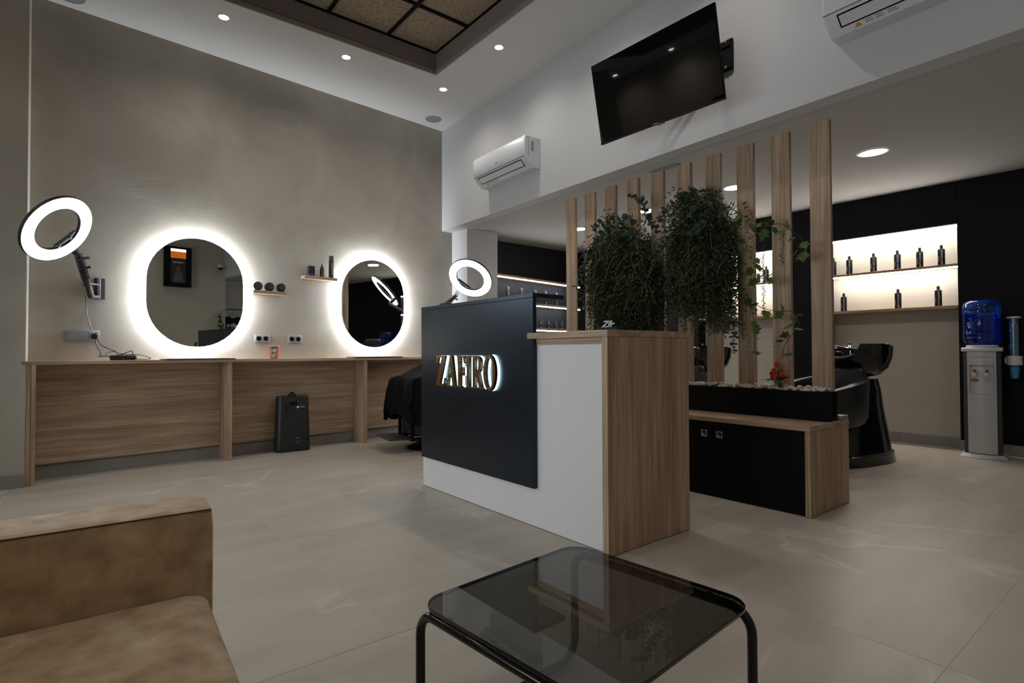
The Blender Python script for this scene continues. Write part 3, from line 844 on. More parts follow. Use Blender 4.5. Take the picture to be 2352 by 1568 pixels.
for c in order:
    w_, polys = LET[c]
    P_ = [[(x * kx, y * hgt) for x, y in p] for p in polys]
    root = part('sign_letter', curve_mesh('sign_letter', P_, .009, GOLD), None, pn, False, (.008 - .027, ypos, .727), MX.to_euler())
    gm = root.data
    gm.materials.append(GOLDD)
    for p in gm.polygons:
        if abs(p.normal.z) < .5: p.material_index = 1
    part('letter_glow', curve_mesh('letter_glow', P_, .0045, E_SIGN), None, pn, False, (.008 - .0055, ypos, .727), MX.to_euler())
    ypos -= (w_ + .045) * kx
# things on the desk
t = thing('card_terminal', 'small black box behind the black desk lid, by the ring lamp', 'card terminal', (2.10, 3.40, 1.2665), R(12))
part('body', G().box(-.03, .03, -.042, .042, 0, .030).bevel(.005, 2), PLAST, t, True)
part('ridge', G().box(-.025, .025, -.018, .018, .0302, .036).bevel(.002, 1), GREYP, t, True)
t = thing('card_stand', 'clear stand of black business cards on the oak desk top', 'card stand', (2.06, 1.835, 1.0505), R(-62))
part('holder', G().box(-.048, .048, -.022, .030, 0, .004).box(-.048, .048, -.022, -.019, .004, .018), CLEAR, t)
g = G()
for k in range(5): g.box(-.043, .043, .002 * k - .012, .002 * k - .0105, .0045, .056)
cd = part('business_card', g.xf(Matrix.Translation((0, 0, 0)) @ Matrix.Rotation(R(-10), 4, 'X')), BLACKM, t)
part('card_print', text_mesh('Zfr', .044, .0003, TEXTW, 'CENTER', .0016, .3), None, t, False, (0, -.0125 - .0035, .030), (PI/2 - R(10), 0, 0))
part('card_back', G().box(.046, .0475, -.018, .028, .004, .05), CLEAR, t)
t = thing('paper_slip', 'thin white slip lying on the oak desk top', 'paper', (2.34, 1.83, 1.0503), R(8))
part('slip', G().box(-.07, .07, -.045, .045, 0, .0012), TEXTW, t)
part('clip', G().box(-.02, .02, .03, .05, .0013, .004).bevel(.001, 1), STEEL, t)

# ------------------------------------------------------------------ bench with planter and slat screen
bn = thing('bench_cabinet', 'low oak bench cabinet with black doors under the planter', 'cabinet', (3.275, 1.418, 0))
BLN = 2.42
part('side_panel', G().box(0, .538, 0, .030, .003, .487).bevel(.001, 1), WOOD_Z, bn)
part('side_panel', G().box(0, .538, BLN - .03, BLN, .003, .487).bevel(.001, 1), WOOD_Z, bn)
part('bench_top', G().box(-.002, .54, -.002, BLN + .002, .488, .517).bevel(.001, 1), WOOD_Y, bn)
part('back_panel', G().box(.515, .537, .0305, BLN - .0305, .003, .487), WOOD_Y, bn)
part('upstand', G().box(.44, .535, .001, BLN, .5175, .545).bevel(.001, 1), WOOD_Y, bn)
part('kick_board', G().box(.03, .045, .0305, BLN - .0305, .003, .03), BLACKM, bn)
dw = (BLN - .06) / 4
for k in range(4):
    a = .0305 + k * dw
    d = part('door', G().box(.008, .026, a + .0015, a + dw - .0015, .008, .484).bevel(.001, 1), BLACKM, bn)
    hy = a + dw - .055 if k % 2 == 0 else a + .055
    g = G()
    g.box(.0055, .0078, hy - .022, hy + .022, .385, .392); g.box(.0055, .0078, hy - .022, hy + .022, .422, .429)
    g.box(.0055, .0078, hy - .022, hy - .015, .392, .422); g.box(.0055, .0078, hy + .015, hy + .022, .392, .422)
    hd_ = part('handle', g, SILVER, d, label='square recessed steel pull')
    part('recess', G().box(.0072, .0079, hy - .015, hy + .015, .392, .422), BLACKM, hd_)  # flat dark sheet standing in for the shaded hollow of the pull
    part('pale_corner', G().box(.0066, .00715, hy - .004, hy + .015, .392, .408), GREYP, hd_)  # paler patch standing in for light on the hollow's lower corner
PX0, PX1, PY0, PY1, PZ0, PZ1 = 3.57, 3.705, 1.438, 3.82, .5175, .697
pl = thing('planter_box', 'long black planter box full of white pebbles on the oak bench', 'planter', (PX0, PY0, PZ0))
wd, ln, ht = PX1 - PX0, PY1 - PY0, PZ1 - PZ0
part('trough', G().box(0, .010, 0, ln, 0, ht).box(wd - .010, wd, 0, ln, 0, ht).box(.010, wd - .010, 0, .010, 0, ht).box(.010, wd - .010, ln - .010, ln, 0, ht).box(.010, wd - .010, .010, ln - .010, 0, .012), BLACKM, pl)
part('fill', G().box(.0105, wd - .0105, .0105, ln - .0105, .013, ht - .022), PEBBLE, pl)
def pebble_mesh(k):
    bm = bmesh.new()
    bmesh.ops.create_icosphere(bm, subdivisions=2, radius=1.0)
    rnd = random.Random(k)
    ax = [Vector((rnd.uniform(-1, 1), rnd.uniform(-1, 1), rnd.uniform(-1, 1))).normalized() for _ in range(3)]
    for v in bm.verts:
        s = 1.0
        for a in ax: s -= .22 * max(0, v.co.normalized().dot(a)) ** 2
        v.co *= s
        v.co.x *= 1.25; v.co.z *= .72
    me = bpy.data.meshes.new('pebble'); bm.to_mesh(me); bm.free()
    me.materials.append(PEBBLE)
    for p in me.polygons: p.use_smooth = True
    return me
pms = [pebble_mesh(k) for k in range(6)]
yy = .03
rnd = random.Random(3)
npeb = 0
while yy < ln - .03 and npeb < 290:
    for row in range(3):
        x = .022 + row * .034 + rnd.uniform(-.006, .006)
        z = ht + .006 + rnd.uniform(-.004, .014) + (.004 if row == 1 else 0)
        o = link('pebble', rnd.choice(pms), pl, (x, yy + rnd.uniform(-.01, .01), z), (rnd.uniform(-.4, .4), rnd.uniform(-.4, .4), rnd.uniform(0, 6)))
        s = rnd.uniform(.0135, .0205)
        o.scale = (s, s, s)
        npeb += 1
    yy += .0265
# slats: each a board of its own
SX = 3.640
slat_me = G().box(0, .030, 0, .120, 0, 1.83).bevel(.0012, 1).mesh('board', WOOD_Z)
names = ['first', 'second', 'third', 'fourth', 'fifth', 'sixth', 'seventh', 'eighth', 'ninth', 'tenth']
for k in range(10):
    y = 1.438 + k * .2447
    t = thing('screen_slat', 'tall oak slat in the planter screen, %s from the water cooler end' % names[k], 'slat', (SX, y, .5450), 0, 'oak slats of the planter screen')
    o = link('board', slat_me, t)
    part('floor_bracket', G().box(.0305, .034, .03, .09, .01, .10).box(.0305, .044, .03, .09, .006, .0098), STEEL, t)

# ------------------------------------------------------------------ greenery
def droop(p, d, length, sag, n=9, curl=0.0, rnd=random):
    """points along a drooping stem"""
    pts = [Vector(p)]; d = Vector(d).normalized(); st = length / n
    for i in range(n):
        d = (d + Vector((rnd.uniform(-curl, curl), rnd.uniform(-curl, curl), -sag))).normalized()
        pts.append(pts[-1] + d * st)
    return pts
def blade(g, a, b, w, up=Vector((0, 0, 1)), mid=.5, lift=0.0):
    a, b = Vector(a), Vector(b); d = b - a
    s = d.cross(up)
    if s.length < 1e-6: s = d.orthogonal()
    s = s.normalized() * w
    m = a.lerp(b, mid) + up * lift
    vs_ = [g.bm.verts.new(p) for p in (a, m + s, b, m - s)]
    g.bm.faces.new(vs_)
def frond(g, pts, leaf, width, rnd, step=1, spread=.8):
    for i in range(1, len(pts) - 0, step):
        a = pts[i]; t_ = (pts[i] - pts[i - 1]).normalized()
        for sgn in (-1, 1):
            o = t_.orthogonal().normalized()
            o.rotate(Matrix.Rotation(rnd.uniform(0, 2 * PI), 3, t_))
            e = a + (t_ * rnd.uniform(.3, .9) + o * spread * sgn).normalized() * leaf * rnd.uniform(.7, 1.2)
            blade(g, a, e, width, Vector((rnd.uniform(-1, 1), rnd.uniform(-1, 1), rnd.uniform(-1, 1))))
def stuff_part(name, g, mat, parent):
    o = link(name, g.mesh(name, mat, False, False), parent)
    o['kind'] = 'stuff'
    return o
def round_leaf():
    g = G(); n = 10
    pts = [(.5 + .5 * math.cos(2*PI*i/n) , .46 * math.sin(2*PI*i/n), .06 * math.cos(4*PI*i/n)) for i in range(n)]
    c = g.bm.verts.new((.5, 0, -.05)); vs_ = [g.bm.verts.new(p) for p in pts]
    for i in range(n): g.bm.faces.new((c, vs_[i], vs_[(i+1) % n]))
    return g.mesh('leaf', G_EUC, True, False)
def ivy_leaf():
    g = G()
    o = [(0, 0), (.10, .34), (.34, .22), (.42, .50), (.62, .24), (1.0, 0), (.62, -.24), (.42, -.50), (.34, -.22), (.10, -.34)]
    c = g.bm.verts.new((.38, 0, .07)); vs_ = [g.bm.verts.new((x, y, -.10 * abs(y) - .08 * x * x)) for x, y in o]
    for i in range(len(o)): g.bm.faces.new((c, vs_[i], vs_[(i+1) % len(o)]))
    return g.mesh('ivy_leaf', G_IVY, True, False)
RLEAF, ILEAF = round_leaf(), ivy_leaf()
def put_leaf(name, me, parent, p, d, size, rnd, flip=None):
    d = Vector(d).normalized()
    q = d.to_track_quat('X', 'Z')
    o = link(name, me, parent)
    o.rotation_mode = 'QUATERNION'
    from mathutils import Quaternion
    o.rotation_quaternion = q @ Quaternion((1, 0, 0), rnd.uniform(-1.2, 1.2) if flip is None else flip)
    o.location = p; o.scale = (size, size, size)
    return o
def euc_sprig(parent, pts, size, rnd):
    s = part('eucalyptus_sprig', G().tube(pts, [.003 * (1 - .6 * i / len(pts)) for i in range(len(pts))], 5), STEMM, parent)
    for i in range(1, len(pts)):
        t_ = (pts[i] - pts[i-1]).normalized()
        for sg in (-1, 1):
            o = t_.orthogonal().normalized(); o.rotate(Matrix.Rotation(i * 1.57 + (0 if sg > 0 else PI) + rnd.uniform(-.3, .3), 3, t_))
            put_leaf('leaf', RLEAF, s, pts[i], o + t_ * .35, size * (1 - .45 * i / len(pts)) * rnd.uniform(.85, 1.15), rnd)
    return s
def bush(label, c, ya, yb, top, bot, seed, mats, euc):
    """dense hanging bunch tied to the slats; top(u), bot(u) give its outline for u in 0..1 from ya to yb"""
    rnd = random.Random(seed)
    t = thing('hanging_greenery', label, 'hanging plant', c, 0, None)
    C_ = Vector(c)
    for mat, cnt, L0, L1, leaf, wdt, nm, ulo, uhi in mats:
        g = G()
        for k in range(cnt):
            u = rnd.uniform(ulo, uhi)
            zt, zb_ = top(u), bot(u) + rnd.choice((-.10, -.03, .03, .10, .20, .32)) + rnd.uniform(-.04, .05)
            f = rnd.random() ** .8
            z = zt - .02 - f * (zt - zb_) * .80
            p = Vector((3.56 + rnd.uniform(-.09, .07), ya + (yb - ya) * u, z)) - C_
            edge = (u - .5) * 2
            d = Vector((rnd.uniform(-1, .3), edge * .7 + rnd.uniform(-.8, .8), rnd.uniform(-.5, .7) if f < .25 else rnd.uniform(-1, .1)))
            L_ = min(rnd.uniform(L0, L1), max(.10, z - zb_ + .03))
            pts = droop(p, d, L_, .45, 9, .12, rnd)
            pts = [Vector((max(-.17, min(.15, q.x)), q.y, q.z)) for q in pts]
            frond(g, pts, leaf, wdt, rnd)
        stuff_part(nm, g, mat, t)
    g = G()
    for k in range(70):
        u = rnd.uniform(.1, 1)
        p = Vector((3.47, ya + (yb - ya) * u, rnd.uniform(bot(u) + .25, top(u) - .05))) - C_
        pts = droop(p, (rnd.uniform(-.8, .2), rnd.uniform(-1, 1), rnd.uniform(-.1, .8)), rnd.uniform(.18, .38), .28, 8, .1, rnd)
        for a, b in zip(pts, pts[1:]):
            s = Vector((.0, .0022, .001)); g.quad(a - s, b - s, b + s, a + s)
    stuff_part('grass_blades', g, G_BROWN, t)
    g = G()
    for k in range(80):
        u = rnd.uniform(.05, .98)
        p = Vector((3.55 + rnd.uniform(-.08, .04), ya + (yb - ya) * u, bot(u) + rnd.uniform(.1, .45))) - C_
        pts = droop(p, (rnd.uniform(-.4, .2), rnd.uniform(-.3, .3), -1), rnd.uniform(.22, .50), .4, 26, .07, rnd)
        pts = [q for q in pts if q.z + c[2] > 1.075]
        if len(pts) > 4:
            g.tube(pts, .0014, 3); frond(g, pts, .026, .0032, rnd)
    stuff_part('hanging_strands', g, G_OLIVE, t)
    for nodes, size in euc:
        pts = bez([Vector(q) - C_ for q in nodes], 5)
        pts = [pts[0]] + [b for k, b in enumerate(pts[1:])]
        euc_sprig(t, pts, size, rnd)
    return t
# one bunch over slats 5 to 8 counted from the cooler end, the other over slats 3 to 5
X_ = 3.50
bush('dense hanging greenery bunch above the card stand', (3.585, 2.99, 1.66), 3.36, 2.60,
     lambda u: 1.74 + .38 * math.sin(PI * min(1, .12 + u * .98)) ** .6 * (1 if u > .35 else (.55 + 1.28 * u)), lambda u: 1.36 - .36 * math.sin(PI * min(1, u * 1.05)) if u < .75 else 1.10 + .25 * (u - .75), 11,
     [(G_DARK, 1000, .16, .46, .038, .0048, 'fern_mass', 0, 1), (G_OLIVE, 330, .14, .40, .038, .0058, 'olive_mass', .05, .65), (G_BROWN, 330, .2, .45, .042, .0056, 'dry_mass', .55, 1)],
     [([(X_, 2.71, 1.99), (X_, 2.74, 2.10), (X_, 2.80, 2.16), (X_, 2.88, 2.21)], .050), ([(X_, 2.83, 1.99), (X_, 2.98, 2.02), (X_, 3.15, 2.04), (X_, 3.27, 2.01)], .060),
      ([(X_, 3.2, 1.82), (X_, 3.30, 1.82), (X_, 3.38, 1.75), (X_, 3.40, 1.66), (X_, 3.38, 1.53)], .058), ([(X_, 3.03, 1.62), (X_, 3.15, 1.60), (X_, 3.26, 1.55), (X_, 3.35, 1.47)], .060),
      ([(3.44, 2.78, 1.85), (3.42, 2.87, 1.85), (3.42, 2.94, 1.83)], .060), ([(X_, 3.08, 1.95), (X_, 3.20, 1.92), (X_, 3.25, 1.87)], .055), ([(3.46, 2.70, 1.99), (3.46, 2.64, 1.93), (3.46, 2.58, 1.84)], .05)])
bush('dense hanging greenery bunch in the middle of the slat screen', (3.585, 2.26, 1.70), 2.53, 1.99,
     lambda u: 1.90 + .25 * math.sin(PI * min(1, .22 + u * .72)), lambda u: 1.30 - .10 * u + (.10 if .42 < u < .60 else 0), 23,
     [(G_DARK, 760, .16, .48, .038, .0048, 'fern_mass', 0, 1), (G_OLIVE, 220, .14, .42, .038, .0056, 'olive_mass', 0, .6), (G_BROWN, 300, .2, .45, .042, .0056, 'dry_mass', .3, 1)],
     [([(X_, 2.26, 2.08), (X_, 2.35, 2.10), (X_, 2.44, 2.05), (X_, 2.54, 2.02), (X_, 2.60, 1.95)], .056), ([(X_, 2.29, 2.01), (X_, 2.38, 2.05), (X_, 2.46, 2.02)], .055),
      ([(X_, 2.44, 1.79), (X_, 2.54, 1.76), (X_, 2.62, 1.72)], .055), ([(3.42, 2.11, 1.83), (3.40, 2.17, 1.80), (3.40, 2.26, 1.76)], .064), ([(3.43, 2.16, 1.54), (3.42, 2.18, 1.46)], .050), ([(3.52, 2.0, 1.16), (3.52, 2.01, 1.05), (3.53, 2.02, .94)], .046), ([(3.44, 2.20, 1.93), (3.42, 2.28, 1.92), (3.41, 2.36, 1.86)], .062)])
def trailing(label, p, L_, seed, leaf=.030, fat=.0028):
    rnd = random.Random(seed)
    p = Vector(p)
    t = thing('trailing_sprig', label, 'hanging plant', p, 0, None)
    pts = droop((0, 0, 0), (rnd.uniform(-.3, .1), rnd.uniform(-.2, .2), -1), L_, .35, int(L_ / .011), .05, rnd)
    part('stem', G().tube(pts, .0018, 4), STEMM, t)
    g = G(); frond(g, pts, leaf, fat, rnd, 1, .9)
    o = stuff_part('needles', g, G_DARK, t)
    return t
trailing('needle sprig hanging low beside the desk corner, the longest one', (3.55, 2.32, 1.24), .48, 4, .032, .0036)
trailing('needle sprig hanging just above the desk top', (3.55, 2.41, 1.24), .22, 5)
trailing('needle sprig hanging in front of the lit recess, next to ivy', (3.53, 1.80, 1.76), .60, 6, .026)
trailing('needle sprig hanging against the second slat from the cooler', (3.53, 1.67, 1.73), .24, 8, .026)
trailing('needle sprig hanging under the middle greenery bunch', (3.54, 1.96, 1.24), .22, 9, .03, .0036)
def ivy(label, nodes, seed, size=.062, step=.055, side=1.0):
    rnd = random.Random(seed)
    o0 = Vector(nodes[0])
    pts = [Vector(q) - o0 for q in bez(nodes, 8)]
    t = thing('ivy_vine', label, 'ivy', o0, 0, None)
    part('stem', G().tube(pts, .0022, 5), STEMM, t)
    acc = 0
    for a, b in zip(pts, pts[1:]):
        acc += (b - a).length
        if acc > step:
            acc = 0
            d = Vector((rnd.uniform(-.9, -.1), rnd.uniform(-1, 1), rnd.uniform(-.9, .5))).normalized()
            pet = b + d * .022
            put_leaf('ivy_leaf', ILEAF, t, pet, d + Vector((0, 0, -.35)), size * rnd.uniform(.65, 1.15), rnd, rnd.uniform(-.5, .5) + (PI/2 if rnd.random() < .3 else 0))
    return t
ivy('ivy vine arching out of the bunch across three slats at eye height', [(3.53, 2.00, 1.90), (3.50, 1.86, 1.80), (3.50, 1.77, 1.75), (3.50, 1.68, 1.75), (3.52, 1.60, 1.68), (3.54, 1.56, 1.62), (3.54, 1.58, 1.56), (3.54, 1.61, 1.50)], 31, .080, .032)
ivy('ivy vine hanging in loose loops before the lit shelves', [(3.53, 1.98, 1.74), (3.51, 1.92, 1.66), (3.51, 1.85, 1.54), (3.52, 1.85, 1.45), (3.52, 1.80, 1.42), (3.52, 1.73, 1.45)], 32, .078, .034)
ivy('long ivy vine hanging straight down the gap between slats', [(3.53, 1.96, 1.34), (3.52, 1.91, 1.26), (3.52, 1.87, 1.16), (3.53, 1.87, 1.05), (3.54, 1.88, .93)], 33, .070, .026)
ivy('ivy vine reaching over two slats then hanging to the red flower', [(3.53, 1.95, 1.36), (3.51, 1.83, 1.24), (3.50, 1.71, 1.20), (3.52, 1.62, 1.19), (3.54, 1.59, 1.11), (3.54, 1.64, 1.04), (3.54, 1.68, .98), (3.55, 1.70, .90)], 34, .080, .032)
ivy('ivy vine on the far edge of the bunch above the card stand', [(3.53, 3.28, 1.60), (3.50, 3.44, 1.60), (3.50, 3.46, 1.50), (3.52, 3.42, 1.38), (3.54, 3.34, 1.24), (3.55, 3.26, 1.20)], 35, .052, .024)
ivy('ivy vine at the top of the middle bunch below the ceiling panel light', [(3.50, 2.06, 1.96), (3.47, 1.98, 1.90), (3.47, 1.92, 1.84), (3.48, 1.95, 1.76)], 36, .066, .030)
# red flower
t = thing('flower_stem', 'red flower with broad leaves stuck in the white pebbles', 'flower', (3.60, 1.742, .69), 0)
part('stem', G().tube([(0, 0, -.04), (0, .002, .05), (-.01, .005, .13)], [.006, .006, .004], 8), STEMM, t, True)
def broad(parent, p, d, L_, w_, seed):
    g = G(); d = Vector(d).normalized(); s = d.cross(Vector((0, 0, 1))).normalized(); upv = s.cross(d)
    prev = None
    for i in range(9):
        u = i / 8; wd_ = w_ * math.sin(PI * min(1, u * .92 + .06)) ** .8
        c = Vector(p) + d * L_ * u + Vector((0, 0, -.35 * L_ * u * u)) + upv * .01
        row = [g.bm.verts.new(c - s * wd_ + upv * .25 * wd_), g.bm.verts.new(c), g.bm.verts.new(c + s * wd_ + upv * .25 * wd_)]
        if prev: g.bm.faces.new((prev[0], prev[1], row[1], row[0])); g.bm.faces.new((prev[1], prev[2], row[2], row[1]))
        prev = row
    part('leaf', g, G_LEAF, parent, True)
for k, (d, L_) in enumerate((((-.3, .95, .45), .13), ((-.4, -.9, .7), .13), ((-.7, .35, .25), .10), ((-.6, -.35, .2), .10), ((.1, -.25, 1.2), .12), ((-.3, .7, .9), .085), ((-.7, -.7, .3), .075))):
    broad(t, (-.005, .003, .045 + .004 * k), d, L_, .028, k)
def blossom():
    g = G(); n = 5
    for k in range(n):
        a = 2 * PI * k / n
        d = Vector((math.cos(a), math.sin(a), .55)).normalized(); s = Vector((-math.sin(a), math.cos(a), 0))
        vs_ = [g.bm.verts.new(p) for p in (Vector((0, 0, 0)), d * .5 - s * .42, d * .95 - s * .3 + Vector((0, 0, -.1)), d * 1.05 + Vector((0, 0, -.12)), d * .95 + s * .3 + Vector((0, 0, -.1)), d * .5 + s * .42)]
        g.bm.faces.new(vs_)
    g.lathe([(.16, 0), (.2, .2), (.1, .35)], 8)
    return g.mesh('blossom', RED, True, False)
BLO = blossom()
rnd = random.Random(5)
for p in ((-.02, .005, .150), (-.03, .022, .128), (-.025, -.022, .128), (-.045, .034, .108), (-.05, .002, .105), (-.04, -.030, .100), (-.03, .0, .168), (-.05, -.012, .085), (-.055, .018, .088), (-.02, -.04, .09), (-.02, .045, .085)):
    o = link('blossom', BLO, t, p, (rnd.uniform(-.5, .5), rnd.uniform(-1.6, -.7), rnd.uniform(0, 2)))
    s = rnd.uniform(.016, .022); o.scale = (s, s, s)

# ------------------------------------------------------------------ glass coffee table
ca = R(4.8)
t = thing('coffee_table', 'low smoked glass table with black bent tube frame', 'coffee table', (.962, .935, 0), ca)
hw, hd, ZT = .288, .278, .355
part('glass_top', G().rings([rrect(2*hw, 2*hd, .065, ZT - .010, 9), rrect(2*hw + .002, 2*hd + .002, .066, ZT - .008, 9), rrect(2*hw + .002, 2*hd + .002, .066, ZT - .001, 9), rrect(2*hw, 2*hd, .065, ZT, 9)]), SMOKE, t, True)
_gt = t.children[0].data
_gt.materials.append(SMOKE_UNDER); _gt.materials.append(GLOSSB)
for p in _gt.polygons: p.material_index = 0 if p.normal.z > .9 else (1 if p.normal.z < -.9 else 2)
def arc(c, r, a0, a1, ax, n=8):
    """arc around c in the plane of the two axes ax"""
    return [Vector(c) + r * (math.cos(a0 + (a1 - a0) * i / n) * Vector(ax[0]) + math.sin(a0 + (a1 - a0) * i / n) * Vector(ax[1])) for i in range(n + 1)]
tr, rb, zt = .0115, .055, ZT - .023
Y, Z, X = (0, 1, 0), (0, 0, 1), (1, 0, 0)
for sx, nm in ((-1, 'near'), (1, 'far')):
    x = sx * (hw - .006)
    e = hd - .004
    pts = [Vector((x - sx * .30, e, .014)), ] + arc((x - sx * rb, e, .014 + rb), rb, -PI/2, 0, ((sx, 0, 0), Z)) + arc((x, e - rb, zt - rb), rb, 0, PI/2, (Y, Z)) + arc((x, -e + rb, zt - rb), rb, PI/2, PI, (Y, Z)) + arc((x - sx * rb, -e, .014 + rb), rb, 0, -PI/2, ((sx, 0, 0), Z)) + [Vector((x - sx * .30, -e, .014))]
    part('tube_frame', G().tube(pts, tr, 14), GLOSSB, t, True)
for sx in (-1, 1):
    for sy in (-1, 1):
        part('glass_pad', G().lathe([(.010, zt + .010), (.011, ZT - .0102)], 14, (sx * (hw - .012), sy * .17, 0)), BLACKM, t, True)
        part('foot_glide', G().lathe([(.016, .0005), (.017, .004), (.014, .012)], 14, (sx * .12, sy * (hd - .004), 0)), BLACKM, t, True)

# ------------------------------------------------------------------ tan leather sofa
t = thing('sofa', 'tan leather sofa in the near corner with a straight arm', 'sofa', (.245, 1.405, 0), R(-2.6))
def cushion(x0, x1, y0, y1, z0, z1, bev, crown=.0, n=10):
    g = G().box(x0, x1, y0, y1, z0, z1)
    bmesh.ops.subdivide_edges(g.bm, edges=g.bm.edges[:], cuts=n, use_grid_fill=True)
    for v in g.bm.verts:
        u = (v.co.x - x0) / (x1 - x0); w_ = (v.co.y - y0) / (y1 - y0); q = (v.co.z - z0) / (z1 - z0)
        k = (4 * u * (1 - u)) * (4 * w_ * (1 - w_))
        if q > .5: v.co.z += crown * k
        # soften the edges
        c = Vector(((x0 + x1) / 2, (y0 + y1) / 2, (z0 + z1) / 2)); h = Vector(((x1 - x0) / 2, (y1 - y0) / 2, (z1 - z0) / 2))
        d = v.co - c
        inner = Vector((max(-h.x + bev, min(h.x - bev, d.x)), max(-h.y + bev, min(h.y - bev, d.y)), max(-h.z + bev, min(h.z - bev + crown * k * 0, d.z))))
        o = d - inner
        if o.length > bev: v.co = c + inner + o.normalized() * bev
    return g
# local: x toward the room (front edge at 0), y: 0 is the inner face of the far arm
part('seat_cushion', cushion(-.62, -.004, -.62, -.002, .30, .432, .035, .012, 14), LEATHER, t, True)
part('seat_cushion', cushion(-.62, -.004, -1.245, -.624, .30, .432, .035, .012, 14), LEATHER, t, True)
part('base_frame', G().box(-.78, -.012, -1.26, .0, .06, .298).bevel(.01, 2), LEATHER, t, True)
part('arm', cushion(-.82, .010, .0, .165, .06, .602, .012, .006, 12), LEATHER, t, True)
part('arm', cushion(-.82, .010, -1.41, -1.247, .06, .602, .012, .006, 12), LEATHER, t, True)
part('backrest', cushion(-.86, -.622, -1.246, -.001, .30, .80, .05, .0, 10), LEATHER, t, True)
part('arm_seam', G().tube([(-.80, .0032, .5972), (.004, .0032, .5972)], .0016, 6), SEAM, t, True)
for x in (-.74, -.08):
    for y in (-1.36, .11):
        part('foot', G().lathe([(.018, .0005), (.022, .02), (.024, .062)], 16, (x, y, 0)), BLACKM, t, True)

# ------------------------------------------------------------------ barber chair under a black cape
t = thing('barber_chair', 'black barber chair draped in a cape behind the reception desk', 'barber chair', (2.87, 4.87, 0), R(170))
part('base_disc', G().lathe([(.29, .0005), (.30, .01), (.285, .028), (.20, .05), (.10, .075), (.09, .085)], 44), GLOSSB, t, True)
part('column', G().lathe([(.060, .086), (.060, .11), (.050, .115), (.050, .137)], 28), CHROME, t, True)
part('seat', G().box(-.26, .27, -.26, .26, .38, .50).bevel(.035, 3), VINYL, t, True)
part('seat_pan', G().box(-.22, .22, -.20, .20, .345, .379).bevel(.01, 2), PLAST, t, True)
part('backrest', G().box(-.33, -.25, -.24, .24, .46, 1.02).bevel(.035, 3).xf(Matrix.Rotation(R(-6), 4, 'Y')), VINYL, t, True)
part('headrest', G().box(-.37, -.30, -.13, .13, 1.04, 1.16).bevel(.03, 3).xf(Matrix.Rotation(R(-6), 4, 'Y')), VINYL, t, True)
for sy in (-1, 1):
    part('armrest', G().box(-.24, .30, sy * .31 - .035, sy * .31 + .035, .62, .675).bevel(.015, 2).box(-.18, -.12, sy * .31 - .02, sy * .31 + .02, .40, .62).box(.16, .22, sy * .31 - .02, sy * .31 + .02, .40, .62), PLAST, t, True)
g = G().box(.285, .315, -.21, -.175, .10, .40).box(.285, .315, .175, .21, .10, .40).box(-.10, .3149, -.2095, -.1755, .1003, .135).box(-.10, .3149, .1755, .2095, .1003, .135).box(.2851, .3149, -.175, .175, .1003, .135)
part('footrest_frame', g.bevel(.004, 1), BLACKM, t)
part('calf_panel', G().box(-.10, .284, -.19, .19, .138, .34).bevel(.02, 2), VINYL, t)
part('footrest_plate', G().prism([(.316, .112), (.52, .118), (.545, .128), (.53, .142), (.316, .136)], -.20, .20).bevel(.006, 2), DGREY, t, True)
# cape
def cape():
    g = G(); nx, ny = 44, 44
    X0, X1, Yh = -.32, .34, .355
    rows = []
    for i in range(nx + 1):
        p = -.62 + (1.32) * i / nx
        row = []
        for j in range(ny + 1):
            q = -.80 + 1.60 * j / ny
            ex = max(0, p - X1) ; eb = max(0, X0 - p); ey = max(0, abs(q) - Yh)
            pc = min(max(p, X0), X1)
            u = (pc - X0) / (X1 - X0)
            ridge = 1.075 * (1 - u) ** 1.15 + .70 * (1 - (1 - u) ** 1.15)
            ridge -= .06 * math.exp(-((q) / .2) ** 2) * math.sin(PI * u)
            ridge -= max(0, abs(q) - .24) * .9 * (1 - u)
            drop = math.sqrt(ex * ex + ey * ey + eb * eb)
            z = ridge - drop * .98
            if i > nx - 9 and 3 < j < 10: z -= .10
            fold = .022 * math.sin(q * 21 + p * 6) * min(1, drop * 6)
            fold2 = .022 * math.sin(p * 19 - q * 5) * min(1, ey * 6)
            x = min(max(p, X0 - .01), X1 + .015) + (fold + ex * .12 if ex > 0 else 0) - (eb * .05)
            y = max(-Yh, min(Yh, q)) + (math.copysign(.02 + fold2 + ey * .05, q) if ey > 0 else 0)
            row.append(g.bm.verts.new((x, y, max(z, .26) + .012 * math.sin(p * 9 + q * 13) * min(1, u + .2))))
        rows.append(row)
    for a, b in zip(rows, rows[1:]):
        for j in range(ny): g.bm.faces.new((a[j], a[j+1], b[j+1], b[j]))
    r = bmesh.ops.solidify(g.bm, geom=g.bm.faces[:], thickness=.003)
    return g
part('cape', cape(), CLOTHB, t, True)

# ------------------------------------------------------------------ television and air conditioners
W_, H_ = 1.0, 1.0 / 1.74
tvc = Vector((3.087, 2.345, 2.791)); yaw, tl = .028, .199
n = Vector((-math.cos(yaw) * math.cos(tl), -math.sin(yaw) * math.cos(tl), -math.sin(tl)))
rv = Vector((math.sin(yaw), -math.cos(yaw), 0)); uv = n.cross(rv); uv = uv if uv.z > 0 else -uv
FM = Matrix(((rv.x, -n.x, uv.x), (rv.y, -n.y, uv.y), (rv.z, -n.z, uv.z))).to_4x4()
t = thing('television', 'black flat television tilted down from an arm on the white bulkhead', 'television', tvc, 0)
part('casing', G().box(-W_/2, W_/2, .0012, .022, -H_/2, H_/2).box(-.36, .36, .022, .058, -H_/2 + .02, .10).bevel(.003, 1).xf(FM), BLACKM, t)
part('screen', G().box(-W_/2 + .004, W_/2 - .004, -.0005, .001, -H_/2 + .014, H_/2 - .004).xf(FM), SCREEN, t)
